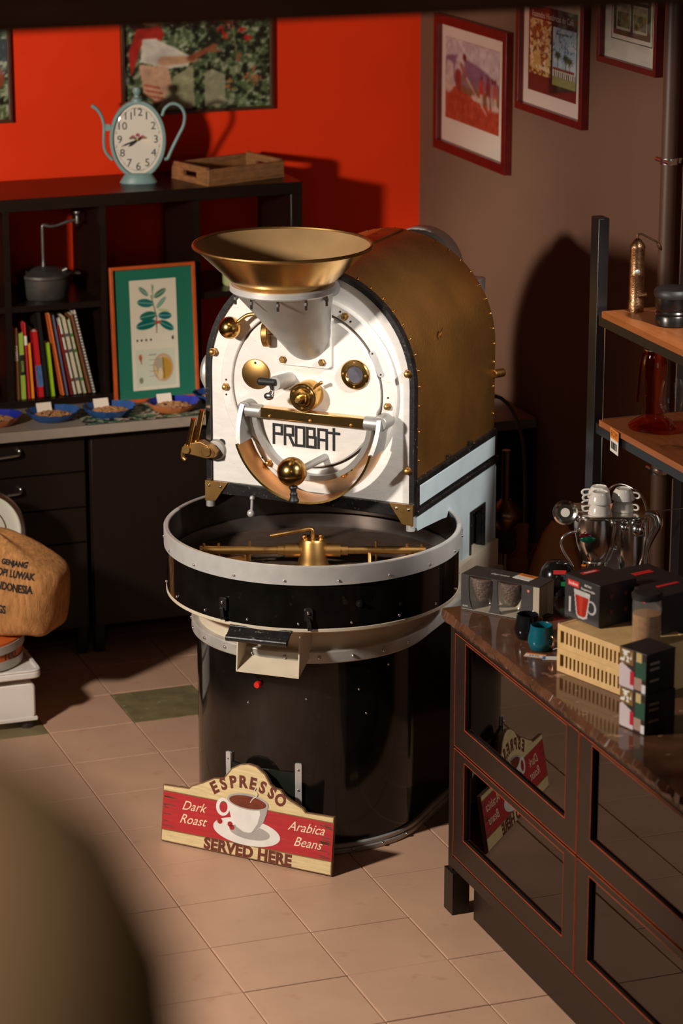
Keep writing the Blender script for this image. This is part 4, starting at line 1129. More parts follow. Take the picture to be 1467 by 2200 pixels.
# ================================================================== counter
t = thing('counter_worktop', 'long grey laminate worktop along the red wall', 'worktop', (0.4, 1.0, 0.845))
obj('top_slab', MB().box((-1.4, -0.335, 0.0), (1.20, 0.385, 0.036)), M_counter, t, bevel=0.002)
t = thing('drawer_cabinet', 'dark wooden drawer cabinet under the worktop at the left', 'cabinet', (-0.05, 0.72, 0))
obj('carcass', MB().box((-0.40, 0.02, 0.105), (0.395, 0.64, 0.842)), M_ply, t)
for z0, z1, hd in ((0.702, 0.838, True), (0.570, 0.697, True), (0.438, 0.565, False), (0.112, 0.433, False)):
    d = obj('drawer', MB().box((-0.398, 0, z0), (0.390, 0.022, z1)), M_ply, t, bevel=0.0015)
    if hd:
        z = z1 - 0.045
        obj('handle', MB().tube([(0.150, 0.0, z), (0.148, -0.020, z + 0.002), (0.135, -0.028, z - 0.004), (0.05, -0.030, z - 0.008), (-0.06, -0.030, z - 0.006), (-0.075, -0.02, z), (-0.077, 0, z)], 0.006, 10).sphere((0.150, -0.008, z + 0.006), 0.009, 12), M_steel, d)
for x in (0.355, -0.36):
    obj('leg', MB().box((x, 0.03, 0), (x + 0.035, 0.065, 0.105)), M_black, t)
t = thing('base_cabinet', 'dark wooden door cabinet under the worktop behind the roaster', 'cabinet', (0.36, 0.72, 0))
obj('carcass', MB().box((0, 0.02, 0.105), (1.36, 0.64, 0.842)), M_ply, t)
for k in range(2):
    obj('door', MB().box((0.004 + 0.68 * k, 0, 0.112), (0.676 + 0.68 * k, 0.022, 0.838)), M_ply, t, bevel=0.0015)
for x in (0.01, 0.66, 1.31): obj('leg', MB().box((x, 0.03, 0), (x + 0.035, 0.065, 0.105)), M_black, t)

# framed botanical poster leaning on the shelf
t = thing('framed_poster', 'orange framed coffee plant poster with green mat leaning on the shelf', 'picture', (0.6735, 0.935, 0.881))
t.rotation_euler = (R(-4), 0, R(1.5))
PF = frame((0, 0, 0.252), (1, 0, 0), (0, 0, 1))
framed(t, 0.325, 0.502, 0.012, 0.018, pm('orange_wood_moulding', lin(178, 78, 30), 0.4, var=0.15, vscale=30), PF, art_botany, 0.178, 0.406, 0.0, -0.006, res=110, mat_board=pm('green_mat_board', lin(22, 116, 94), 0.75, var=0.04))

# paper sample trays with beans on the counter
M_blue = pm('blue_coated_paper', lin(36, 72, 128), 0.45, var=0.12, vscale=20)
M_orange = pm('brown_orange_paper', lin(176, 104, 56), 0.55, var=0.12, vscale=20)
M_navy = pm('royal_blue_paper', lin(26, 40, 140), 0.45, var=0.1, vscale=20)
M_bean = pm('pale_coffee_beans', lin(158, 112, 70), 0.6, var=0.3, vscale=120)
CT = 0.8815


def bean_mesh(k=7):
    mb = MB(); mb.sphere((0, 0, 0), 0.0055, 8, (1.25, 0.85, 0.62)); return mb


trays = [('blue paper sample tray with white card, left of the middle tray', 0.245, 0.795, M_blue, M_blue, R(4), True), ('blue paper sample tray with white card, just left of the orange tray', 0.452, 0.785, M_blue, M_blue, R(2), True),
         ('orange paper sample tray with blue inside and white card', 0.688, 0.775, M_orange, M_navy, R(3), True), ('blue and brown paper tray cut off at the left picture edge', 0.035, 0.80, M_orange, M_navy, R(-3), False),
         ('blue paper tray half hidden behind the brass levers of the roaster', 0.885, 0.845, M_blue, M_blue, R(0), False)]
for lab, tx, ty, mo, mi, rz, card in trays:
    t = thing('paper_tray', lab, 'tray', (tx, ty, CT), rz, 'paper sample trays on the counter')
    n = 32; rings = []

    def ring(rx, ry, z, wav):
        return [Vector((rx * math.cos(2 * PI * i / n) * (1 + wav * math.cos(PI * i)), ry * math.sin(2 * PI * i / n) * (1 + wav * math.cos(PI * i)), z + (0.006 * abs(math.cos(2 * PI * i / n)) ** 3 if z > .02 else 0))) for i in range(n)]
    obj('paper_wall', MB().loft([ring(.062, .058, 0.0, 0), ring(.078, .074, .012, .02), ring(.097, .090, .032, .03)], False).add(ring(.062, .058, 0.0, 0), [tuple(range(n))]), mo, t, angle=25)
    obj('paper_lining', MB().loft([ring(.061, .057, 0.001, 0), ring(.0765, .0725, .0125, .02), ring(.0955, .0885, .0325, .03)], False).add(ring(.061, .057, 0.001, 0), [tuple(range(n))]), mi, t, angle=25)
    if card: obj('card', MB().box((-0.028, -0.014, -0.0006), (0.028, 0.020, 0.0006), frame((-0.012, 0.058, 0.030), (1, 0, 0), (0, 0.45, 0.89))), M_mat, t)
    bn = MB()
    for k in range(150):
        a = random.uniform(0, 2 * PI); q = math.sqrt(random.random()) * 0.92; zz = 0.010 + 0.014 * (1 - q * q) + random.uniform(0, .003)
        M = Matrix.Translation((0.074 * q * math.cos(a), 0.068 * q * math.sin(a), zz)) @ Matrix.Rotation(random.uniform(0, PI), 4, 'Z') @ Matrix.Rotation(random.uniform(-.5, .5), 4, 'X') @ Matrix.Diagonal((1.25, 0.85, 0.65, 1))
        bn.lathe([(0, -.0058), (.0042, -.0040), (.0058, 0), (.0042, .0040), (0, .0058)], 7, M)
    b = obj('coffee_beans', bn, M_bean); b.location = (tx, ty, CT); b.rotation_euler = (0, 0, rz)
    tag(b, 'pale coffee beans in the ' + lab, 'beans', None, 'stuff')
# patterned mat
def art_mat(u, v):
    img = flat(u, (30, 28, 24)); n1 = fbm(u * 1.3, v, 22, 210, 2)
    img = over(img, sm(n1, .52, .58), (170, 160, 140)); return over(img, sm(fbm(u, v, 14, 220), .6, .66), (56, 110, 76))


t = thing('patterned_mat', 'black white and green patterned mat under the paper trays', 'mat', (0.56, 0.79, CT - 0.0003))
obj('mat_sheet', MB().box((-0.225, -0.115, 0), (0.225, 0.115, 0.0012)), M_black, t)
printed('printed_pattern', 0.45, 0.23, art_mat, 110, Matrix.Translation((0, 0, 0.0016)), t)

# ================================================================== espresso sign leaning on the roaster
t = thing('wooden_sign', 'red and cream wooden espresso sign leaning against the roaster', 'sign', (0.089, -1.023, 0.0), R(-47.8))
lean = R(10)
SF = frame((0, 0, 0.002), (1, 0, 0), (0, math.sin(lean), math.cos(lean)))
OUT = [(-.008, .177), (.082, .181), (.090, .190), (.130, .208), (.166, .228), (.199, .233), (.211, .249), (.226, .270), (.251, .285), (.280, .2925), (.310, .289), (.342, .270), (.362, .243), (.375, .234), (.399, .232), (.412, .217), (.436, .205), (.478, .190), (.489, .179), (.584, .182), (.590, .003), (-.002, .002)]
M_signwood = pm('cream_sign_wood', lin(216, 192, 140), 0.55, var=0.14, vscale=14, stretch=(1.2, 1, 14), bump=0.06, bscale=30, col2=lin(170, 132, 84), col2_thr=0.66)
M_signedge = pm('raw_sign_edge', lin(126, 92, 60), 0.7, var=0.2, vscale=30)
obj('board', MB().prism(OUT, -0.012, 0.0, SF), M_signedge, t)
inn = [(x + (0.003 if x < .28 else -0.003) * (abs(x - .29) > .02), y - 0.003 if y > .02 else y + 0.003) for x, y in OUT]
obj('board_face', MB().prism(inn, 0.0, 0.0008, SF), M_signwood, t)
M_signred = pm('weathered_red_paint', lin(178, 34, 38), 0.55, var=0.14, vscale=10, stretch=(1.2, 1, 12), col2=lin(196, 150, 110), col2_thr=0.71)
obj('red_band', MB().prism([(-.004, .158), (.585, .162), (.588, .048), (-.002, .040)], 0.0008, 0.0014, SF), M_signred, t)
gl = pm('gold_sign_line', lin(120, 96, 44), 0.6)
obj('band_line', MB().prism([(-.004, .161), (.585, .165), (.585, .162), (-.004, .158)], 0.0008, 0.0015, SF), gl, t)
obj('band_line', MB().prism([(-.002, .040), (.588, .048), (.588, .045), (-.002, .037)], 0.0008, 0.0015, SF), gl, t)
wr = MB(); rng = random.Random(3)
for k in range(26):
    side = rng.random() < .5
    y = rng.uniform(.05, .155); w_ = rng.uniform(.008, .05)
    x = 0.0 if side else .583 - w_
    wr.prism([(x, y), (x + w_, y + rng.uniform(-.001, .001)), (x + w_ * .7, y + rng.uniform(.001, .0035)), (x, y + .003)], 0.0014, 0.0018, SF)
obj('worn_streaks', wr, pm('bare_dark_wood', lin(92, 62, 40), 0.8, var=0.3, vscale=60), t, kind='stuff')
M_txtbr = pm('brown_sign_ink', lin(106, 44, 28), 0.6, var=0.12, vscale=60)
M_txtcr = pm('cream_sign_ink', lin(236, 214, 176), 0.6, var=0.06, vscale=60)
esp = 'ESPRESSO'
for k, chx in enumerate(esp):
    a = R(124 - k * 9.6 - 0.0); rr = 0.205
    cx, cy = 0.287 + rr * math.cos(a) * 1.0, 0.028 + rr * math.sin(a)
    text('letter', chx, 0.050, SF @ Matrix.Translation((cx, cy, 0.0010)) @ Matrix.Rotation(a - PI / 2, 4, 'Z'), M_txtbr, t, 0.0005, offset=0.0022, sx=0.92)
text('lettering', 'SERVED HERE', 0.047, SF @ Matrix.Translation((0.302, 0.0215, 0.0010)), M_txtbr, t, 0.0005, offset=0.0024, space=1.04, width=0.305)
for s_, x, y in (('Dark', .104, .126), ('Roast', .104, .084), ('Arabica', .494, .131), ('Beans', .502, .086)):
    text('lettering', s_, 0.041, SF @ Matrix.Translation((x, y, 0.0018)) @ Matrix.Rotation(R(2.0), 4, 'Z'), M_txtcr, t, 0.0004, shear=0.42, sx=0.98)


def epoly(cx, cy, rx, ry, n=36, a0=0, a1=360): return circ(cx, cy, rx, n, a0, a1, ry)


M_cupw = pm('printed_white', lin(226, 220, 212), 0.55, var=0.08, vscale=20); M_cups = pm('printed_grey', lin(168, 160, 152), 0.55, var=0.1, vscale=20)
obj('saucer_print', MB().prism(epoly(.294, .083, .116, .041), 0.0014, 0.0020, SF), M_cupw, t)
obj('saucer_print_well', MB().prism(epoly(.305, .084, .070, .022), 0.0020, 0.0022, SF), M_cups, t)
obj('cup_print', MB().prism([(.222, .182), (.226, .150), (.238, .118), (.258, .094), (.284, .082), (.306, .083), (.332, .097), (.350, .125), (.358, .150), (.361, .172)], 0.0022, 0.0027, SF), M_cupw, t)
obj('cup_print_shade', MB().prism([(.330, .170), (.361, .170), (.357, .146), (.348, .122), (.330, .097), (.312, .085), (.330, .115), (.336, .145)], 0.0027, 0.0029, SF), M_cups, t)
obj('cup_handle_print', MB().ringprism(epoly(.207, .146, .024, .028), epoly(.209, .146, .014, .018), 0.0022, 0.0026, SF), M_cupw, t)
obj('cup_rim_print', MB().prism(epoly(.291, .176, .071, .024), 0.0027, 0.0031, SF), M_cups, t)
obj('coffee_print', MB().prism(epoly(.291, .175, .064, .019), 0.0031, 0.0034, SF), pm('printed_coffee', lin(112, 44, 14), 0.5, var=0.25, vscale=40), t)
for x, y in ((.200, .100), (.236, .097), (.243, .089)): obj('berry_print', MB().prism(epoly(x, y, .009, .0085, 16), 0.0022, 0.0026, SF), pm('printed_berry', lin(160, 28, 26), 0.5), t)
obj('steam_print', MB().tube([SF @ Vector(p) for p in ((.300, .176, .0036), (.309, .19, .0036), (.318, .196, .0036), (.322, .206, .0036), (.312, .214, .0036), (.316, .224, .0036))], 0.0016, 6), M_cupw, t)

# ================================================================== platform scale with bucket and sack at the left
M_enamel = pm('white_enamel', lin(224, 216, 206), 0.25, var=0.04, vscale=10)
t = thing('platform_scale', 'white enamel platform scale with round dial at the left edge', 'scale', (-0.25, 0.24, 0))
obj('base', MB().prism(rrect(-0.24, 0.034, 0.222, 0.168, 0.022), -0.18, 0.18, frame((0, 0, 0), (1, 0, 0), (0, 0, 1))), M_enamel, t, bevel=0.008)
obj('base_skirt', MB().box((-0.245, -0.185, 0.030), (0.227, 0.185, 0.045)), M_enamel, t, bevel=0.004)
obj('platform', MB().prism(rrect(-0.26, -0.205, 0.240, 0.205, 0.03), 0.188, 0.214), M_enamel, t, bevel=0.006)
obj('platform_lip', MB().ringprism(rrect(-0.26, -0.205, 0.240, 0.205, 0.03), rrect(-0.245, -0.19, 0.225, 0.19, 0.02), 0.212, 0.220), M_enamel, t, bevel=0.003)
obj('platform_post', MB().box((-0.05, -0.05, 0.165), (0.05, 0.05, 0.19)), M_cast, t)
for x in (-0.20, 0.195):
    for y in (-0.15, 0.15): obj('foot', MB().lathe([(0, 0), (0.022, 0), (0.024, 0.012), (0.018, 0.032), (0, 0.032)], 16, Matrix.Translation((x, y, 0))), M_black, t)
obj('column', MB().box((0.085, 0.205, 0.03), (0.205, 0.27, 0.46)), M_enamel, t, bevel=0.01)
DF = Ax((0.145, 0.235, 0.585), (0.0, -1, 0.05))
obj('dial_housing', MB().lathe([(0, -0.05), (0.15, -0.05), (0.158, -0.03), (0.158, 0.018), (0.152, 0.024), (0.140, 0.020), (0.138, 0.0), (0, 0.0)], 56, DF), M_steel, t)
obj('dial_face', MB().lathe([(0, 0.001), (0.139, 0.001), (0.139, 0.004), (0, 0.004)], 48, DF), pm('dial_white', lin(226, 222, 206), 0.5, var=0.02), t)
obj('dial_ring', MB().lathe([(0.088, 0.004), (0.088, 0.0055), (0.092, 0.0055), (0.092, 0.004), (0.088, 0.004)], 48, DF), M_brassd, t)
obj('dial_glass', MB().lathe([(0, 0.018), (0.141, 0.016)], 40, DF), PANE, t)
# bucket
t = thing('metal_bucket', 'orange bucket with grey metal bands on the white scale', 'bucket', (-0.215, 0.225, 0.221))
M_orb = pm('orange_paint_worn', lin(196, 92, 34), 0.5, var=0.15, vscale=10, col2=lin(150, 70, 36), col2_thr=0.64)
obj('bucket_body', MB().lathe([(0, 0), (0.172, 0), (0.178, 0.004), (0.184, 0.095), (0, 0.095)], 48), M_orb, t)
obj('bottom_band', MB().lathe([(0.176, 0.0), (0.182, 0.0), (0.184, 0.030), (0.178, 0.030), (0.176, 0)], 48), M_cast, t)
obj('middle_band', MB().lathe([(0.180, -0.014), (0.1885, -0.014), (0.1895, 0.014), (0.181, 0.014), (0.180, -0.014)], 48, Matrix.Translation((0, 0, 0.068)) @ Matrix.Rotation(R(-3), 4, 'Y')), M_cast, t)


def wrap_bucket(co):
    a = -0.42 + (co.x) / 0.183; r_ = 0.1835 + co.z * 0.07
    return Vector((r_ * math.cos(a - .55), r_ * math.sin(a - .55), co.z))


text('lettering', '100', 0.040, frame((0, 0, 0.048), (1, 0, 0), (0, 0, 1)), M_ink, t, 0.0, wrap=wrap_bucket, offset=0.0006)
# burlap sack
t = thing('burlap_sack', 'burlap coffee sack with black stencilled words resting on the bucket', 'sack', (-0.065, 0.22, 0.370), R(-46))
M_burlap = pm('burlap', lin(172, 120, 72), 0.95, var=0.30, vscale=90, bump=0.9, bscale=260, stretch=(1, 1, 0.22), col2=lin(146, 94, 52), col2_thr=0.60, spec=0.1)
rings = []
prof = [(-.047, .160, .100, -.01), (-.040, .178, .118, -.008), (-.015, .186, .128, -.004), (.04, .194, .130, 0), (.10, .203, .124, .003), (.15, .211, .114, .004), (.180, .214, .106, .002), (.203, .196, .098, -.010), (.232, .158, .088, -.022), (.260, .112, .070, -.038), (.278, .070, .050, -.052), (.285, .040, .026, -.055)]
ns = 64
for z, a, b, ox in prof:
    rg = []
    for i in range(ns):
        th = 2 * PI * i / ns; c, s = math.cos(th), math.sin(th)
        e = 0.62
        x = a * (abs(c) ** e) * (1 if c >= 0 else -1); y = b * (abs(s) ** e) * (1 if s >= 0 else -1)
        wob = 1 + 0.028 * math.sin(7 * th + z * 30) * math.cos(z * 22 + th * 2) + 0.02 * math.sin(3 * th - z * 14)
        rg.append(Vector((ox + x * wob, y * wob, z + 0.006 * math.sin(5 * th))))
    rings.append(rg)
sk = MB().loft(rings)
so = obj('sack_body', sk, M_burlap, t, angle=180)
su = so.modifiers.new('sub', 'SUBSURF'); su.levels = 1; su.render_levels = 1
_bm = bmesh.new(); _bm.from_mesh(so.data); bmesh.ops.triangulate(_bm, faces=_bm.faces)
bvh = BVHTree.FromBMesh(_bm)


def wrap_sack(co):
    hit = bvh.ray_cast(Vector((co.x, -0.6, co.z)), Vector((0, 1, 0)))
    return (hit[0] + Vector((0, -0.0025, 0))) if hit[0] is not None else Vector((co.x, -0.1, co.z))


M_sten = pm('stencil_ink', lin(34, 24, 18), 0.85, var=0.4, vscale=60)
for s_, x, z, sz, wd in (('GENJANG', .078, .212, .024, .100), ('KOPI LUWAK', .080, .178, .032, .160), ('PROD. OF INDONESIA', .020, .136, .036, .272), ('NETT : 20 KGS', -.022, .058, .036, .165)):
    text('stencil_lettering', s_, sz, frame((x, 0, z), (1, 0, -0.03), (0, 0, 1)), M_sten, t, 0.0, wrap=wrap_sack, offset=0.0012, width=wd)
_bm.free()

# ================================================================== glass door cabinet on the right
M_cab = pm('black_brown_cabinet_wood', lin(34, 22, 16), 0.38, var=0.12, vscale=7, stretch=(5, 5, 1), spec=0.4)
M_edge = pm('orange_edge_band', lin(196, 76, 26), 0.5, var=0.2, vscale=30)
SHADE_GLASS = glassm('shade_tinted_glass', (0.22, 0.19, 0.16), 1.75)  # darkness of the cabinet interior put into the glass tint
M_marble = pm('brown_marble', lin(88, 56, 38), 0.10, var=0.4, vscale=9, col2=lin(164, 124, 94), col2_thr=0.64, spec=0.5, world=True)
t = thing('display_cabinet', 'dark display cabinet with orange edged glass doors', 'cabinet', (0.730, -1.780, 0))
CXD = 0.60; CYL = 1.86
obj('end_panel', MB().box((0.0, -0.030, 0.10), (CXD, 0.0, 0.888)), M_cab, t, bevel=0.001)
obj('far_end_panel', MB().box((0.0, -CYL, 0.10), (CXD, -CYL + 0.03, 0.888)), M_cab, t)
obj('back_panel', MB().box((CXD - 0.012, -CYL + 0.03, 0.10), (CXD, -0.03, 0.888)), M_cab, t)
obj('bottom_panel', MB().box((0.022, -CYL + 0.03, 0.155), (CXD - 0.012, -0.03, 0.175)), M_cab, t)
obj('top_rail', MB().box((0.0, -CYL + 0.03, 0.860), (CXD - 0.012, -0.03, 0.888)), M_cab, t)
obj('bottom_rail', MB().box((0.0, -CYL + 0.03, 0.140), (0.022, -0.03, 0.176)), M_cab, t)
obj('plinth', MB().box((0.040, -CYL, 0.0), (0.060, -0.10, 0.142)), M_cab, t)
obj('leg', MB().box((-0.008, -0.055, 0.0), (0.045, 0.010, 0.130)), M_cab, t, bevel=0.001)
obj('divider', MB().box((0.022, -0.876, 0.175), (CXD - 0.012, -0.858, 0.86)), M_cab, t)
obj('inner_shelf', MB().box((0.03, -0.858, 0.500), (CXD - 0.012, -0.03, 0.516)), M_cab, t)
obj('inner_shelf', MB().box((0.03, -CYL + 0.03, 0.500), (CXD - 0.012, -0.876, 0.516)), M_cab, t)
for yk in (-0.035, -0.870):
    for z0, z1 in ((0.180, 0.512), (0.518, 0.857)):
        y1 = yk; y0 = yk - 0.831; fw = 0.076; fv = 0.074 if z0 < .3 else 0.072
        DFm = frame((0.0, 0, 0), (0, -1, 0), (0, 0, 1))       # u = -y, v = z, w = -x
        O_ = [(-y1, z0), (-y0, z0), (-y0, z1), (-y1, z1)]
        ft = 0.022 if z0 < .3 else 0.010
        I_ = [(-y1 + fw, z0 + fv), (-y0 - fw, z0 + fv), (-y0 - fw, z1 - ft), (-y1 + fw, z1 - ft)]
        d = obj('door', MB().ringprism(O_, I_, -0.021, 0.0, DFm), M_cab, t, bevel=0.0008)
        obj('pane', MB().add([(0.010, -a, b) for a, b in I_], [(0, 1, 2, 3)]), SHADE_GLASS, d)
        e = 0.0012
        obj('edge_band', MB().ringprism([(O_[0][0] + .0006, O_[0][1] + .0006), (O_[1][0] - .0006, O_[1][1] + .0006), (O_[2][0] - .0006, O_[2][1] - .0006), (O_[3][0] + .0006, O_[3][1] - .0006)], [(O_[0][0] + .0006 + e, O_[0][1] + .0006 + e), (O_[1][0] - .0006 - e, O_[1][1] + .0006 + e), (O_[2][0] - .0006 - e, O_[2][1] - .0006 - e), (O_[3][0] + .0006 + e, O_[3][1] - .0006 - e)], -0.001, 0.0008, DFm), M_edge, d)
        obj('pane_edge_band', MB().ringprism([(I_[0][0] - e, I_[0][1] - e), (I_[1][0] + e, I_[1][1] - e), (I_[2][0] + e, I_[2][1] + e), (I_[3][0] - e, I_[3][1] + e)], I_, -0.001, 0.0006, DFm), M_edge, d)
# marble top with broken front edge
t = thing('marble_worktop', 'brown veined marble slab with rough edge on the display cabinet', 'worktop', (0.730, -1.780, 0.889))
mb = MB(); n = 420; top = []; bot = []
_e1 = np.convolve(np.random.RandomState(2).uniform(-1, 1, n + 12), np.ones(4) / 4, 'same'); _e2 = np.convolve(np.random.RandomState(3).uniform(-1, 1, n + 12), np.ones(5) / 5, 'same'); _e3 = np.convolve(np.random.RandomState(4).uniform(-1, 1, n + 12), np.ones(3) / 3, 'same')
rng = random.Random(11)
for i in range(n + 1):
    y = 0.006 - i * (CYL + 0.02) / n
    top.append((-0.022 + .007 * float(_e1[i]), y, 0.031)); bot.append((-0.024 + .006 * float(_e2[i]), y, 0.0))
mid = [(-0.030 + .008 * float(_e3[i]), p[1], 0.015 + .006 * float(_e2[i])) for i, p in enumerate(top)]
xe = 0.62
vs = top + mid + bot + [(xe, p[1], 0.031) for p in top] + [(xe, p[1], 0.0) for p in top]
fs = []; k = n + 1
for i in range(n):
    for a in (0, 1): fs.append((a * k + i, a * k + i + 1, (a + 1) * k + i + 1, (a + 1) * k + i))
    fs += [(i, 3 * k + i, 3 * k + i + 1, i + 1), (2 * k + i, 2 * k + i + 1, 4 * k + i + 1, 4 * k + i), (3 * k + i, 4 * k + i, 4 * k + i + 1, 3 * k + i + 1)]
fs += [(0, k, 2 * k, 4 * k, 3 * k), (n, 3 * k + n, 4 * k + n, 2 * k + n, k + n)]
obj('slab', mb.add(vs, fs), M_marble, t, angle=22)
WT = 0.9205

# ================================================================== things on the marble top
# carton with two double-walled glasses
M_card = pm('dark_grey_card', lin(58, 52, 50), 0.5, var=0.08, vscale=10)
M_beanp = pm('dark_bean_mass', lin(92, 62, 52), 0.5, var=0.4, vscale=60)
t = thing('glass_gift_box', 'dark gift carton holding two double walled glasses of beans', 'box', (0.752, -1.800, WT), R(-51))
Lb, Db, Hb = 0.245, 0.088, 0.104
obj('top_panel', MB().box((0, 0, Hb - 0.002), (Lb, Db, Hb)), M_card, t)
obj('bottom_panel', MB().box((0, 0, 0), (Lb, Db, 0.002)), M_card, t)
M_incard = pm('cream_inner_card', lin(214, 198, 172), 0.6, var=0.05)
obj('back_panel', MB().box((0, Db - 0.002, 0.002), (Lb, Db, Hb - 0.002)), M_incard, t)
obj('floor_lining', MB().box((0.002, 0.001, 0.002), (0.224, Db - 0.002, 0.0028)), M_incard, t)
obj('left_panel', MB().box((0, 0, 0.002), (0.0015, Db - 0.002, Hb - 0.002)), M_card, t)
_gz = [0.004 + 0.0985 * q / 14 for q in range(15)]


def _chord(z):
    rr = 1.08 * float(np.interp((z - 0.0032) / 1.04, [.001, .006, .03, .06, .088, .096], [.027, .031, .036, .0385, .0385, .037])); return math.sqrt(max(rr * rr - 0.0202 ** 2, 0)) + 0.002


obj('front_panel', MB().prism([(0, .004)] + [(0.062 - _chord(z), z) for z in _gz] + [(0, .1025)], -0.0008, 0.0008, FR), M_card, t)
obj('front_panel', MB().prism([(0.062 + _chord(z), z) for z in _gz[::-1]] + [(0.152 - _chord(z), z) for z in _gz], -0.0008, 0.0008, FR), M_card, t)
obj('front_panel', MB().prism([(0.152 + _chord(z), z) for z in _gz[::-1]] + [(.225, .004), (.225, .1025)], -0.0008, 0.0008, FR), M_card, t)
obj('right_panel', MB().box((0.226, 0.0, 0.002), (0.2275, Db - 0.002, Hb - 0.002)).box((0.2275, 0.0, 0.002), (Lb, 0.0015, Hb - 0.002)), pm('beige_inner_card', lin(176, 158, 134), 0.6, var=0.05), t)
text('lettering', 'Espresso', 0.016, frame((0.10, 0.045, Hb + 0.0003), (1, 0, 0), (0, 1, 0)), M_inkw, t, 0.0001, shear=0.3)
text('lettering', 'GLASS', 0.006, frame((0.014, -0.0014, 0.012), (1, 0, 0), (0, 0, 1)), M_inkw, t, 0.0001)
obj('printed_dot', MB().lathe([(0, 0), (0.004, 0), (0.004, 0.0004), (0, 0.0004)], 16, Ax((0.212, -0.0001 - 0.0015, 0.088), (0, -1, 0))), pm('pale_red_dot', lin(206, 120, 100), 0.5), t)
for k, lx in enumerate((0.062, 0.152)):
    g = thing('double_walled_glass', ('left' if k == 0 else 'right') + ' double walled glass of dark beans in the gift carton', 'glass', (0, 0, 0), 0, 'glasses in the gift carton')
    g.matrix_world = Matrix.Translation((0.752, -1.800, WT)) @ Matrix.Rotation(R(-51), 4, 'Z') @ Matrix.Translation((lx, 0.020, 0.0032)) @ Matrix.Diagonal((1.08, 1.08, 1.04, 1))
    obj('outer_wall', MB().lathe([(0.001, 0.001), (0.027, 0.001), (0.031, 0.006), (0.036, 0.03), (0.0385, 0.06), (0.0385, 0.088), (0.037, 0.096)], 40), THICK, g)
    obj('inner_wall', MB().lathe([(0.001, 0.022), (0.012, 0.026), (0.022, 0.042), (0.031, 0.070), (0.0345, 0.088), (0.036, 0.096)], 40), GLASS, g)
    bnm = MB(); rng = random.Random(5 + k)
    for q in range(230):
        z = rng.uniform(.028, .090); rr = np.interp(z, [.022, .026, .042, .070, .090], [.004, .010, .0205, .0290, .0330]); a = rng.uniform(0, 2 * PI)
        M = Matrix.Translation((rr * .93 * math.cos(a), rr * .93 * math.sin(a), z)) @ Matrix.Rotation(a, 4, 'Z') @ Matrix.Rotation(rng.uniform(-.4, .4), 4, 'X') @ Matrix.Diagonal((0.55, 0.85, 0.62, 1))
        bnm.lathe([(0, -.0062), (.0044, -.0042), (.006, 0), (.0044, .0042), (0, .0062)], 7, M)
    bnm.lathe([(0, .024), (.010, .027), (.0195, .042), (.0275, .070), (.031, .09), (0, .09)], 24)
    obj('coffee_beans', bnm, M_beanp, g, kind='stuff')
t = thing('price_tag', 'orange and white price tag lying on the glass gift carton', 'tag', (0.905, -1.895, WT + Hb), R(-60))
obj('tag_card', MB().box((-0.028, -0.022, 0.0002), (0.030, 0.022, 0.0012)), pm('white_tag_card', lin(222, 214, 204), 0.6, var=0.02), t)
obj('orange_stripe', MB().box((-0.028, 0.002, 0.0012), (0.030, 0.022, 0.0018)), pm('orange_tag_ink', lin(216, 122, 32), 0.6, var=0.05), t)
text('lettering', 'ROM', 0.016, frame((0, 0.012, 0.0019), (1, 0, 0), (0, 1, 0)), M_txtbr, t, 0.0001)


def mug(label, x, y, mat, rz):
    g = thing('mug', label, 'mug', (x, y, WT), rz)
    obj('body', MB().lathe([(0, 0), (0.026, 0), (0.030, 0.003), (0.0365, 0.020), (0.0365, 0.032), (0.031, 0.055), (0.0295, 0.068), (0.028, 0.069), (0.027, 0.067), (0.029, 0.055), (0.0345, 0.032), (0.0345, 0.020), (0.028, 0.005), (0, 0.004)], 40), mat, g)
    obj('handle', MB().tube([(0.0345, 0, 0.042), (0.048, 0, 0.048), (0.053, 0, 0.036), (0.049, 0, 0.022), (0.0355, 0, 0.018)], 0.0042, 10), pm('copper_handle', (0.62, 0.36, 0.25), 0.2, 1.0), g)
    return g


mug('black rounded mug beside the glass gift carton', 0.826, -2.094, pm('black_glaze', (0.008, 0.007, 0.008), 0.18, var=0.1), R(20))
mug('teal rounded mug in front of the wooden slat crates', 0.824, -2.192, pm('teal_glaze', lin(10, 86, 98), 0.28, var=0.08), R(-75))
t = thing('price_tag', 'orange and white price tag lying in front of the teal mug', 'tag', (0.788, -2.238, WT), R(-40))
obj('tag_card', MB().box((-0.030, -0.014, 0.0002), (0.026, 0.014, 0.0010)), MATS['white_tag_card'], t)
obj('orange_stripe', MB().box((-0.030, 0.006, 0.0010), (0.026, 0.014, 0.0014)).box((-0.030, -0.014, 0.0010), (0.026, -0.011, 0.0014)), MATS['orange_tag_ink'], t)
text('lettering', '24,90', 0.013, frame((-0.004, -0.003, 0.0012), (1, 0, 0), (0, 1, 0)), M_ink, t, 0.0001)
t = thing('price_tag', 'blue and white price tag next to the orange tag by the mug', 'tag', (0.812, -2.272, WT), R(-25))
obj('tag_card', MB().box((-0.018, -0.013, 0.0012), (0.022, 0.013, 0.0022)), MATS['white_tag_card'], t)
obj('blue_stripe', MB().box((-0.018, -0.013, 0.0022), (-0.010, 0.013, 0.0026)), pm('blue_tag_ink', lin(70, 110, 170), 0.6), t)
obj('string', MB().tube([(0.018, 0.004, 0.002), (0.026, 0.016, 0.012), (0.020, 0.034, 0.018), (0.010, 0.046, 0.010)], 0.0007, 6), M_mat, t)

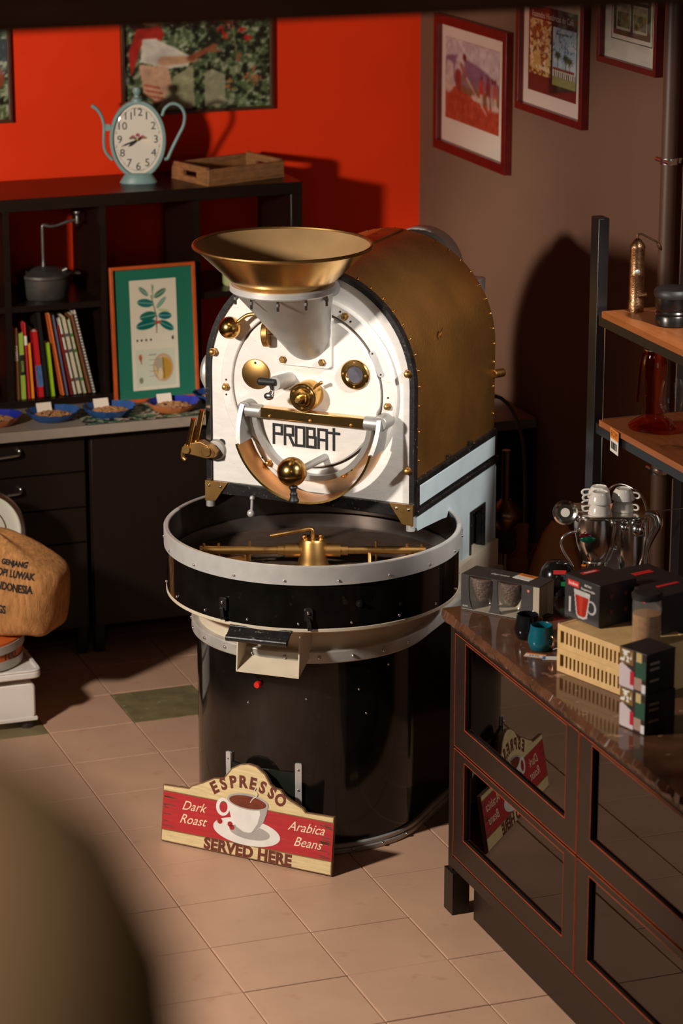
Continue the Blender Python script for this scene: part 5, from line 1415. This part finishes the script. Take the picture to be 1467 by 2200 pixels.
# bamboo slat crates
M_bamb = pm('pale_bamboo', lin(206, 166, 110), 0.5, var=0.1, vscale=16, stretch=(2, 2, 1))
slat_me = MB().box((-0.0040, -0.003, 0), (0.0040, 0.003, 0.036)).mesh('slat'); slat_me.materials.append(M_bamb)
for lvl, lab in ((0, 'pale bamboo slat crate standing directly on the marble'), (1, 'pale bamboo slat crate stacked on top of another crate')):
    t = thing('slat_crate', lab, 'crate', (0.792, -2.365, WT + 0.0655 * lvl), R(-72), 'stacked bamboo crates')
    Lc, Dc, Hc = 0.30, 0.20, 0.065
    obj('top_rail', MB().box((0, 0, Hc - 0.016), (Lc, 0.009, Hc)), M_bamb, t, bevel=0.001)
    obj('bottom_rail', MB().box((0, 0, 0), (Lc, 0.009, 0.016)), M_bamb, t, bevel=0.001)
    for x in (0, Lc - 0.012): obj('corner_post', MB().box((x, 0, 0.016), (x + 0.012, 0.009, Hc - 0.016)), M_bamb, t)
    for x in (0, Lc - 0.009): obj('end_board', MB().box((x, 0.009, 0), (x + 0.009, Dc - 0.009, Hc)), M_bamb, t)
    obj('back_board', MB().box((0, Dc - 0.009, 0), (Lc, Dc, Hc)), M_bamb, t)
    obj('bottom_board', MB().box((0.009, 0.009, 0.001), (Lc - 0.009, Dc - 0.009, 0.006)), M_bamb, t)
    for k in range(17):
        s_ = link('slat', slat_me, None, t); s_.location = (0.028 + k * 0.0152, 0.0045, 0.0145)
    if lvl: obj('top_board', MB().box((0.009, 0.009, Hc - 0.006), (Lc - 0.009, Dc - 0.009, Hc - 0.001)), M_bamb, t)
CTOP = WT + 0.131

# boxes: black mug carton etc.
M_blkcard = pm('black_carton', lin(34, 29, 28), 0.42, var=0.1, vscale=10)
M_redlab = pm('red_label', lin(200, 36, 30), 0.5, var=0.04)


def art_mugbox(u, v):
    img = flat(u, (46, 42, 42)); img = over(img, (1 - sm(v, .0, .22)) * .5, (96, 92, 92))
    img = over(img, poly(u, v, [(.26, .72), (.74, .72), (.66, .10), (.56, .05), (.40, .05), (.34, .12)]), (172, 166, 160))
    img = over(img, poly(u, v, [(.30, .60), (.70, .60), (.62, .14), (.54, .09), (.42, .09), (.37, .14)]), (150, 32, 20)); img = over(img, poly(u, v, [(.40, .60), (.54, .60), (.50, .12), (.44, .12)]) * .5, (196, 70, 40))
    ring_ = ell(u, v, .78, .40, .14, .17, 0, .05) - ell(u, v, .77, .40, .095, .125, 0, .05); img = over(img, np.clip(ring_, 0, 1) * (u > .68), (166, 160, 156))
    img = over(img, rect(u, v, .12, .12, .18, .50), (176, 172, 168)); return img


t = thing('mug_carton', 'black carton with a red tea glass picture on the slat crates', 'box', (0.876, -2.440, CTOP + 0.0005), R(15))
Wc, Dc, Hc = 0.125, 0.142, 0.116
obj('carton', MB().box((0, 0, 0), (Wc, Dc, Hc)), M_blkcard, t, bevel=0.001)
BF = frame((-0.0006, Dc / 2, Hc / 2), (0, -1, 0), (0, 0, 1))
printed('printed_panel', Dc * .98, Hc * .97, art_mugbox, 70, BF, t)
obj('label', MB().box((-0.058, 0.030, 0), (-0.012, 0.046, 0.0006), BF), M_redlab, t)
text('lettering', 'bodum', 0.013, BF @ Matrix.Translation((-0.035, 0.038, 0.0008)), M_inkw, t, 0.0001)
for q, s_ in enumerate(('BISTRO', 'Doppelwandglas', 'Set 2')): text('lettering', s_, 0.0085, BF @ Matrix.Translation((0.024, 0.044 - 0.011 * q, 0.0004)), M_inkw, t, 0.0001)
obj('label', MB().box((0.03, 0.10, Hc), (0.085, 0.118, Hc + 0.0006)), M_redlab, t)
text('lettering', 'bodum', 0.013, frame((0.0575, 0.109, Hc + 0.0008), (1, 0, 0), (0, 1, 0)), M_inkw, t, 0.0001)
icn = MB()
for a in (0.035, 0.085):
    for b in (0.03, 0.075): icn.box((a, -0.0006, b), (a + 0.011, 0, b + 0.013))
obj('printed_icons', icn, pm('dim_red_icon', lin(86, 34, 26), 0.6), t, kind='stuff')


def carton(label, x, y, z, rz, Wc, Dc, Hc, lab=True):
    g = thing('black_carton', label, 'box', (x, y, z), rz)
    obj('carton', MB().box((0, 0, 0), (Wc, Dc, Hc)), M_blkcard, g, bevel=0.001)
    if lab:
        F = frame((-0.0006, Dc / 2, Hc / 2), (0, -1, 0), (0, 0, 1))
        obj('label', MB().box((-Dc * .4, Hc * .18, 0), (-Dc * .05, Hc * .36, 0.0006), F), M_redlab, g)
        text('lettering', 'bodum', 0.013, F @ Matrix.Translation((-Dc * .225, Hc * .27, 0.0008)), M_inkw, g, 0.0001)
        obj('label', MB().box((Wc * .3, Dc * .6, Hc), (Wc * .75, Dc * .72, Hc + 0.0006)), M_redlab, g)
    return g


carton('black carton with red label behind the mug carton', 1.067, -2.343, WT, R(13), 0.14, 0.18, 0.19)
carton('black carton with red label at the right picture edge', 1.000, -2.545, CTOP + 0.0005, R(15), 0.16, 0.105, 0.105)
# two tea boxes, stacked
def art_tea(u, v):
    img = flat(u, (52, 40, 36)); img = over(img, rect(u, v, 0, .60, .52, 1), (120, 86, 40)); img = over(img, rect(u, v, 0, .66, .45, .95) * sm(fbm(u, v, 9, 300), .5, .56), (210, 206, 196))
    img = over(img, rect(u, v, .60, .36, 1, .80) * (1 - .0 * u), (44, 74, 58)); img = over(img, rect(u, v, .62, .76, .84, 1), (186, 160, 104))
    img = over(img, poly(u, v, [(0, .56), (.10, .62), (.56, .44), (.56, .0), (0, .02)]), (190, 172, 172)); img = over(img, rect(u, v, .40, .12, .56, .46), (176, 28, 44)); img = over(img, rect(u, v, .56, .05, .86, .36), (156, 126, 112))
    img = over(img, rect(u, v, .84, .0, 1.0, .22), (200, 196, 190)); return img


for k, lab in ((0, 'colourful printed tea box at the bottom of the small stack'), (1, 'colourful printed tea box on top of the small stack')):
    t = thing('tea_box', lab, 'box', (0.798, -2.880, WT + 0.0005 + 0.106 * k), R(16 + 3 * k), 'stacked tea boxes')
    obj('carton', MB().box((0, 0, 0), (0.10, 0.095, 0.105)), M_blkcard, t, bevel=0.001)
    F = frame((-0.0006, 0.0475, 0.0525), (0, -1, 0), (0, 0, 1))
    printed('printed_panel', 0.093, 0.103, art_tea, 50, F, t)
    for z in (0.03, 0.06, 0.075): obj('printed_line', MB().box((0.012, -0.0006, z), (0.045, 0, z + 0.006)), pm('pale_carton_ink', lin(150, 130, 116), 0.6), t)
# storage jar with dark lid
t = thing('glass_jar', 'glass jar of brown contents with dark lid beside the mug carton', 'jar', (0.942, -2.584, CTOP + 0.0005))
t.scale = (0.85, 0.85, 0.62)
obj('jar_wall', MB().lathe([(0.001, 0.001), (0.040, 0.001), (0.044, 0.006), (0.045, 0.17), (0.043, 0.20)], 36), THICK, t)
obj('contents', MB().lathe([(0, 0.003), (0.039, 0.003), (0.0425, 0.01), (0.0425, 0.13), (0, 0.135)], 32), pm('brown_sugar', lin(150, 104, 56), 0.8, var=0.2, vscale=60, bump=0.4, bscale=200), t)
obj('lid', MB().lathe([(0, 0.196), (0.047, 0.196), (0.048, 0.214), (0.040, 0.222), (0, 0.224)], 32), M_black, t)
# tall dark bag at the right edge
t = thing('coffee_bag', 'dark tall coffee bag at the right end of the marble top', 'bag', (0.93, -3.06, WT), R(10))
rings = []
for z, a, b in ((0, .07, .045), (.01, .075, .05), (.10, .076, .05), (.19, .074, .035), (.225, .072, .010), (.245, .072, .004)):
    rings.append([Vector((a * abs(math.cos(q)) ** .5 * (1 if math.cos(q) >= 0 else -1), b * abs(math.sin(q)) ** .5 * (1 if math.sin(q) >= 0 else -1), z)) for q in [2 * PI * i / 28 for i in range(28)]])
obj('bag_body', MB().loft(rings), M_blkcard, t)
# glass lid leaning behind the crates
t = thing('glass_dish', 'round clear glass dish tilted behind the teal mug', 'dish', (1.035, -1.965, WT + 0.006))
t.rotation_euler = (R(26), R(-6), 0)
obj('dish', MB().lathe([(0.0, 0.028), (0.040, 0.027), (0.060, 0.030), (0.072, 0.040), (0.076, 0.040)], 44).lathe([(0.0, 0.030), (0.040, 0.029), (0.059, 0.033), (0.070, 0.043), (0.076, 0.041)], 44), GLASS, t)
# dome shaped tin with red and green marks
t = thing('dome_tin', 'small black dome tin with red and green marks behind the gift carton', 'tin', (1.073, -1.745, WT))
obj('dome', MB().lathe([(0, 0), (0.050, 0), (0.052, 0.006), (0.052, 0.045), (0.046, 0.068), (0.030, 0.086), (0, 0.092)], 36), pm('black_enamel', (0.008, 0.007, 0.007), 0.15), t)
cd_ = Vector((-0.37, -0.93, 0)).normalized(); pr = Vector((0.93, -0.37, 0)).normalized()
obj('red_mark', MB().box((-0.018, -0.006, -0.002), (0.018, 0.006, 0.003), frame(cd_ * 0.046 + pr * 0.004 + Vector((0, 0, 0.070)), pr, (0.2, 0.45, 1))), M_redlab, t)
obj('green_mark', MB().box((-0.008, -0.006, -0.002), (0.008, 0.006, 0.003), frame(cd_ * 0.052 + pr * 0.016 + Vector((0, 0, 0.038)), pr, (0, 0.1, 1))), pm('green_mark_paint', lin(20, 130, 70), 0.4), t)

# chrome espresso machine, facing the camera side
t = thing('espresso_machine', 'small chrome espresso machine with upturned cups on its tray', 'espresso machine', (1.262, -1.700, WT), -YAW)
obj('base_plate', MB().prism(rrect(-0.085, -0.07, 0.115, 0.07, 0.02), 0, 0.014), M_chrome, t, bevel=0.004)
obj('column', MB().box((-0.02, -0.01, 0.014), (0.03, 0.05, 0.10)), M_steel, t, bevel=0.006)
obj('boiler_shell', MB().lathe([(0, 0.058), (0.036, 0.058), (0.044, 0.066), (0.058, 0.115), (0.066, 0.165), (0.067, 0.196), (0.064, 0.200), (0, 0.200)], 48, Matrix.Translation((-0.044, 0, 0))), M_chrome, t)
obj('rear_shell', MB().lathe([(0, 0.03), (0.040, 0.03), (0.052, 0.08), (0.056, 0.150), (0.056, 0.190), (0, 0.196)], 44, Matrix.Translation((0.058, 0.02, 0))), M_chrome, t)
obj('cup_tray', MB().prism(rrect(-0.108, -0.062, 0.112, 0.085, 0.045, 8), 0.199, 0.206), M_chrome, t, bevel=0.002)
obj('group_head', MB().lathe([(0, 0.026), (0.026, 0.026), (0.030, 0.030), (0.030, 0.048), (0.036, 0.052), (0.036, 0.060), (0, 0.060)], 32, Matrix.Translation((-0.046, -0.008, 0))), M_chrome, t)
pf = obj('portafilter', MB().lathe([(0, 0.020), (0.024, 0.020), (0.033, 0.026), (0.033, 0.038), (0, 0.038)], 28, Matrix.Translation((-0.046, -0.010, 0))), M_chrome, t)
obj('handle', MB().cyl((-0.072, -0.022, 0.030), (-0.115, -0.050, 0.018), 0.010, 16, 0.013).sphere((-0.115, -0.050, 0.018), 0.013, 14), pm('dark_red_bakelite', lin(70, 16, 14), 0.2), pf)
gg = obj('pressure_gauge', MB().lathe([(0, 0), (0.032, 0), (0.036, 0.008), (0.036, 0.024), (0.031, 0.030), (0.024, 0.026), (0.023, 0.018), (0, 0.018)], 36, Ax((-0.137, -0.005, 0.205), (0.0, -1, 0.25))), M_chrome, t)
obj('gauge_face', MB().lathe([(0, 0.0185), (0.013, 0.0185), (0.013, 0.021), (0, 0.021)], 24, Ax((-0.137, -0.005, 0.205), (0.0, -1, 0.25))), M_mat, gg)
obj('gauge_arm', MB().box((-0.135, -0.012, 0.214), (-0.085, 0.014, 0.228)).cyl((-0.137, 0.0, 0.205), (-0.09, 0.0, 0.19), 0.018, 18), M_chrome, gg)
kn = obj('steam_knob', MB().sphere((0.070, -0.052, 0.168), 0.022, 24).sphere((0.030, -0.058, 0.176), 0.014, 20).cyl((0.030, -0.05, 0.176), (0.030, 0, 0.176), 0.008, 12).cyl((0.07, -0.04, 0.165), (0.07, 0, 0.16), 0.009, 12), M_chrome, t)
obj('cup_rail', MB().tube([(-0.005, 0.078, 0.206), (-0.002, 0.078, 0.25), (0.03, 0.072, 0.268), (0.07, 0.045, 0.258), (0.092, 0.02, 0.236), (0.100, -0.01, 0.206)], 0.0035, 10), M_chrome, t)
obj('side_arm', MB().tube([(0.096, -0.015, 0.206), (0.122, -0.02, 0.200), (0.130, -0.022, 0.175), (0.118, -0.022, 0.145), (0.104, -0.02, 0.10), (0.098, -0.02, 0.014)], [0.010, 0.014, 0.016, 0.012, 0.007, 0.006], 14), M_chrome, t)
obj('steam_wand', MB().tube([(-0.100, -0.02, 0.150), (-0.122, -0.03, 0.152), (-0.142, -0.035, 0.140), (-0.148, -0.036, 0.118), (-0.138, -0.035, 0.092), (-0.122, -0.034, 0.068), (-0.112, -0.033, 0.050)], 0.0038, 10), M_chrome, t)
obj('badge', MB().sphere((-0.070, -0.058, 0.140), 0.020, 20, (1.25, 0.35, 0.6)), pm('green_badge', lin(8, 62, 44), 0.12, var=0.3, vscale=60), t)
obj('red_badge_edge', MB().sphere((-0.078, -0.0565, 0.149), 0.018, 20, (1.2, 0.34, 0.5)), pm('red_badge', lin(70, 12, 14), 0.12), t)
obj('orange_sticker', MB().box((-0.006, -0.02, 0), (0.006, 0.02, 0.0015), frame((-0.082, -0.040, 0.038), (0.94, -0.3, 0), (0.1, 0, 1))), MATS['orange_tag_ink'], t)
M_cup = pm('white_porcelain', lin(206, 196, 184), 0.2, var=0.02)
cup_a = MB().lathe([(0, 0.036), (0.017, 0.036), (0.0185, 0.0395), (0.020, 0.037), (0.026, 0.024), (0.029, 0.004), (0.0295, 0.0), (0.028, 0.0), (0.0275, 0.004), (0.0245, 0.023), (0.018, 0.034), (0, 0.034)], 36).mesh('cup_body'); cup_a.materials.append(M_cup)
cup_h = MB().tube([(0.027, 0, 0.010), (0.038, 0, 0.008), (0.043, 0, 0.017), (0.038, 0, 0.026), (0.024, 0, 0.028)], 0.0032, 8).mesh('cup_handle'); cup_h.materials.append(M_cup)
CM = Matrix.Translation((1.262, -1.700, WT)) @ Matrix.Rotation(-YAW, 4, 'Z')
CUPS = [('upturned white cup, lower one of the front left pair', -.038, -.022, 0, 175), ('upturned white cup, upper one of the front left pair', -.038, -.022, 1, 180), ('upturned white cup, lower one of the rear left pair', -.036, .034, 0, 185), ('upturned white cup, upper one of the rear left pair', -.036, .034, 1, 178), ('upturned white cup, lower one of the right pair', .032, .012, 0, -30), ('upturned white cup, upper one of the right pair', .032, .012, 1, -20)]
for lab, lx, ly, lv, rz in CUPS:
    g = thing('espresso_cup', lab, 'cup', (0, 0, 0), 0, 'upturned cups on the espresso machine')
    g.matrix_world = CM @ Matrix.Translation((lx, ly, 0.2065 + 0.0335 * lv)) @ Matrix.Rotation(R(rz), 4, 'Z') @ Matrix.Diagonal((1.14, 1.14, 0.82, 1))
    link('body', cup_a, None, g); link('handle', cup_h, None, g)

# ================================================================== black rack with wooden shelves behind
M_shelfw = pm('orange_brown_shelf_wood', lin(150, 84, 40), 0.45, var=0.15, vscale=8, stretch=(8, 1, 8))
M_rack = pm('black_metal_tube', (0.012, 0.010, 0.010), 0.3, var=0.1)
t = thing('metal_rack', 'black metal rack with two wooden shelves by the brown wall', 'rack', (1.45, -1.11, 0))
RD, RL = 0.34, 0.95
for x in (0.0, RD - 0.035):
    for y in (-0.055, -RL):
        obj('post', MB().box((x, y, 0), (x + 0.035, y + 0.055, 1.875)), M_rack, t, bevel=0.002)
for z in (1.579, 1.241):
    obj('shelf_board', MB().box((0.0, -RL, z), (RD, -0.090, z + 0.020)), M_shelfw, t, bevel=0.001)
    obj('shelf_rail', MB().box((0.005, -0.088, z - 0.03), (RD - 0.005, -0.058, z + 0.003)).box((0.005, -RL + 0.06, z - 0.03), (0.02, -0.088, z)), M_rack, t)
for z0, z1 in ((1.262, 1.545), (0.95, 1.205)):
    obj('wire_side', MB().tube([(0.012, -0.092, z0), (0.012, -0.092, z1), (RD - 0.02, -0.092, z1), (RD - 0.02, -0.092, z0)], 0.0025, 6, True), M_steel, t)
RS1, RS2 = 1.5995, 1.2615
# brass hand mill
M_oldbr = pm('engraved_old_brass', (0.34, 0.19, 0.10), 0.35, 1.0, var=0.3, vscale=60, bump=0.4, bscale=160)
t = thing('hand_coffee_mill', 'tall brass hand coffee mill with crank on the upper rack shelf', 'coffee mill', (1.548, -1.232, RS1))
obj('cylinder', MB().lathe([(0, 0), (0.024, 0), (0.024, 0.030), (0.0225, 0.034), (0.0225, 0.110), (0.0235, 0.113), (0.0225, 0.117), (0.0225, 0.190), (0.024, 0.195), (0.022, 0.202), (0.012, 0.216), (0.005, 0.222), (0, 0.224)], 28), M_oldbr, t)
obj('crank', MB().tube([(0, 0, 0.222), (0, 0, 0.232), (0.012, -0.004, 0.234), (0.052, -0.020, 0.212), (0.056, -0.022, 0.205)], 0.0032, 8).lathe([(0, 0), (0.005, 0), (0.0065, 0.012), (0.003, 0.022), (0, 0.024)], 10, Ax((0.056, -0.022, 0.206), (0.5, -0.2, -0.9))), M_oldbr, t)
obj('oval_badge', MB().sphere((-0.009, -0.0215, 0.125), 0.010, 14, (1.0, 0.3, 0.65)), M_alu, t)
obj('spout_lug', MB().cyl((0.0, -0.02, 0.05), (0.02, -0.032, 0.055), 0.007, 10), M_oldbr, t)
# dark tin on the upper shelf
t = thing('dark_tin', 'dark round ribbed tin on the upper rack shelf', 'tin', (1.570, -1.440, RS1))
obj('tin_body', MB().lathe([(0, 0), (0.050, 0), (0.054, 0.004), (0.054, 0.030), (0.051, 0.034), (0.054, 0.040), (0.051, 0.046), (0.054, 0.052), (0.054, 0.085), (0, 0.085)], 40), pm('dark_tin_metal', (0.05, 0.045, 0.042), 0.3, 0.9), t)
obj('lid', MB().lathe([(0, 0.085), (0.058, 0.085), (0.060, 0.090), (0.060, 0.102), (0.054, 0.110), (0, 0.112)], 40), M_black, t)
# amber glass carafe
AMBER = glassm('amber_glass', (0.80, 0.30, 0.14), 1.5)
t = thing('glass_carafe', 'amber glass carafe with wide foot on the lower rack shelf', 'carafe', (1.545, -1.375, RS2))
obj('body', MB().lathe([(0.001, 0.002), (0.050, 0.002), (0.072, 0.010), (0.074, 0.018), (0.060, 0.030), (0.034, 0.044), (0.031, 0.07), (0.034, 0.13), (0.040, 0.19), (0.040, 0.215), (0.032, 0.235), (0.030, 0.250)], 40), AMBER, t)
obj('rim', MB().tube([(0.030 * math.cos(2 * PI * i / 28), 0.030 * math.sin(2 * PI * i / 28), 0.251) for i in range(28)], 0.0025, 6, True), M_steel, t)
obj('handle', MB().tube([(-0.028, -0.012, 0.245), (-0.048, -0.02, 0.24), (-0.058, -0.024, 0.20), (-0.064, -0.026, 0.13), (-0.066, -0.027, 0.10)], 0.005, 8), AMBER, t)
# wine glass and tumbler
t = thing('wine_glass', 'clear stemmed glass at the front of the lower rack shelf', 'glass', (1.505, -1.575, RS2))
obj('glass_body', MB().lathe([(0.033, 0.0015), (0.030, 0.003), (0.006, 0.006), (0.0035, 0.012), (0.0032, 0.085), (0.006, 0.092), (0.024, 0.106), (0.036, 0.130), (0.037, 0.150), (0.033, 0.185), (0.028, 0.205)], 36), GLASS, t)
t = thing('coffee_server', 'clear glass cup with handle behind the stemmed glass', 'glass', (1.67, -1.50, RS2))
obj('glass_body', MB().lathe([(0.001, 0.002), (0.034, 0.002), (0.037, 0.006), (0.039, 0.09)], 32), GLASS, t)
obj('handle', MB().tube([(-0.036, -0.006, 0.075), (-0.058, -0.01, 0.07), (-0.066, -0.011, 0.045), (-0.056, -0.01, 0.024), (-0.036, -0.006, 0.018)], 0.005, 8), GLASS, t)
# price tag hanging on the shelf edge
t = thing('price_tag', 'orange and white barcode tag hanging from the lower rack shelf', 'tag', (1.447, -1.320, 1.232), R(-6))
TF = frame((0, 0, 0), (0, -1, 0), (0, -0.06, 1))
obj('tag_card', MB().box((-0.036, -0.046, 0), (0.036, 0.026, 0.001), TF), MATS['white_tag_card'], t)
obj('orange_stripe', MB().box((-0.036, -0.004, 0.001), (0.036, 0.026, 0.0015), TF), MATS['orange_tag_ink'], t)
text('lettering', 'ROM', 0.026, TF @ Matrix.Translation((0, 0.011, 0.0017)), M_txtbr, t, 0.0001)
bc = MB(); xx = -0.026
while xx < 0.026:
    w_ = random.choice((0.001, 0.0016, 0.0025)); bc.box((xx, -0.036, 0.001), (xx + w_, -0.014, 0.0014), TF); xx += w_ + random.choice((0.0012, 0.002))
obj('barcode', bc, M_ink, t, kind='stuff')

# ================================================================== behind the roaster: cable, cardboard, paper bags
t = thing('power_cable', 'grey brown cable hanging in a curve behind the roaster', 'cable', (1.68, -0.13, 0.62))
obj('cable_cord', MB().tube([(-0.12, 0.03, 0.445), (-0.085, 0.02, 0.438), (-0.05, 0.01, 0.40), (-0.02, 0.0, 0.33), (-0.003, 0.0, 0.25), (0.004, 0, 0.13), (0.006, 0, 0.0), (0.0, 0, -0.30), (-0.02, 0, -0.615)], 0.0065, 10), pm('cable_rubber', lin(86, 70, 58), 0.6), t)
t = thing('corner_shelf', 'dark topped low corner shelf behind the roaster by the brown wall', 'shelf', (1.74, 0.42, 0))
obj('top_board', MB().box((-0.12, -0.20, 0.845), (0.14, 0.22, 0.88)), M_counter, t, bevel=0.002)
obj('side_panel', MB().box((-0.11, -0.19, 0.0), (-0.09, 0.21, 0.845)), M_ply, t)
obj('front_panel', MB().box((-0.09, -0.19, 0.0), (0.13, -0.17, 0.845)), M_ply, t)
M_kraft = pm('kraft_cardboard', lin(150, 90, 48), 0.75, var=0.1, vscale=12)
t = thing('cardboard_box', 'open brown cardboard box on the floor behind the stand', 'box', (1.575, -0.260, 0), R(-35))
t.scale = (0.72, 0.72, 1.0)
obj('box_body', MB().box((-0.11, -0.12, 0), (-0.106, 0.12, 0.56)).box((0.106, -0.12, 0), (0.11, 0.12, 0.56)).box((-0.106, -0.12, 0), (0.106, -0.116, 0.56)).box((-0.106, 0.116, 0), (0.106, 0.12, 0.56)).box((-0.106, -0.116, 0), (0.106, 0.116, 0.005)), M_kraft, t)
obj('flap', MB().box((-0.105, -0.002, 0), (0.105, 0.002, 0.12), Matrix.Translation((0, -0.118, 0.561)) @ Matrix.Rotation(R(-12), 4, 'X')), M_kraft, t)
obj('flap', MB().box((-0.002, -0.11, 0), (0.002, 0.11, 0.16), Matrix.Translation((-0.108, 0, 0.561)) @ Matrix.Rotation(R(14), 4, 'Y')), M_kraft, t)
t = thing('paper_sack', 'tall brown paper sack standing behind the espresso machine', 'sack', (1.610, -0.575, 0), R(-30))
t.scale = (0.72, 0.8, 1.0)
rings = []
for z, a, b in ((0, .15, .10), (.02, .16, .11), (.3, .16, .11), (.58, .13, .085), (.70, .075, .04), (.745, .035, .012)):
    rings.append([Vector((a * abs(math.cos(q)) ** .6 * (1 if math.cos(q) >= 0 else -1), b * abs(math.sin(q)) ** .6 * (1 if math.sin(q) >= 0 else -1), z)) for q in [2 * PI * i / 28 for i in range(28)]])
obj('sack_body', MB().loft(rings), M_kraft, t)

# ================================================================== near railing post, out of focus
t = thing('railing_post', 'blurred beige rounded post end close to the viewer at lower left', 'post', (-2.022, -7.97, -0.008))
obj('post_shaft', MB().lathe([(0, 0), (0.080, 0), (0.080, 2.87), (0.0935, 2.93), (0.096, 2.97), (0.090, 3.04), (0.072, 3.085), (0.042, 3.115), (0, 3.125)], 40), pm('beige_paint', lin(190, 160, 122), 0.7, var=0.05), t)
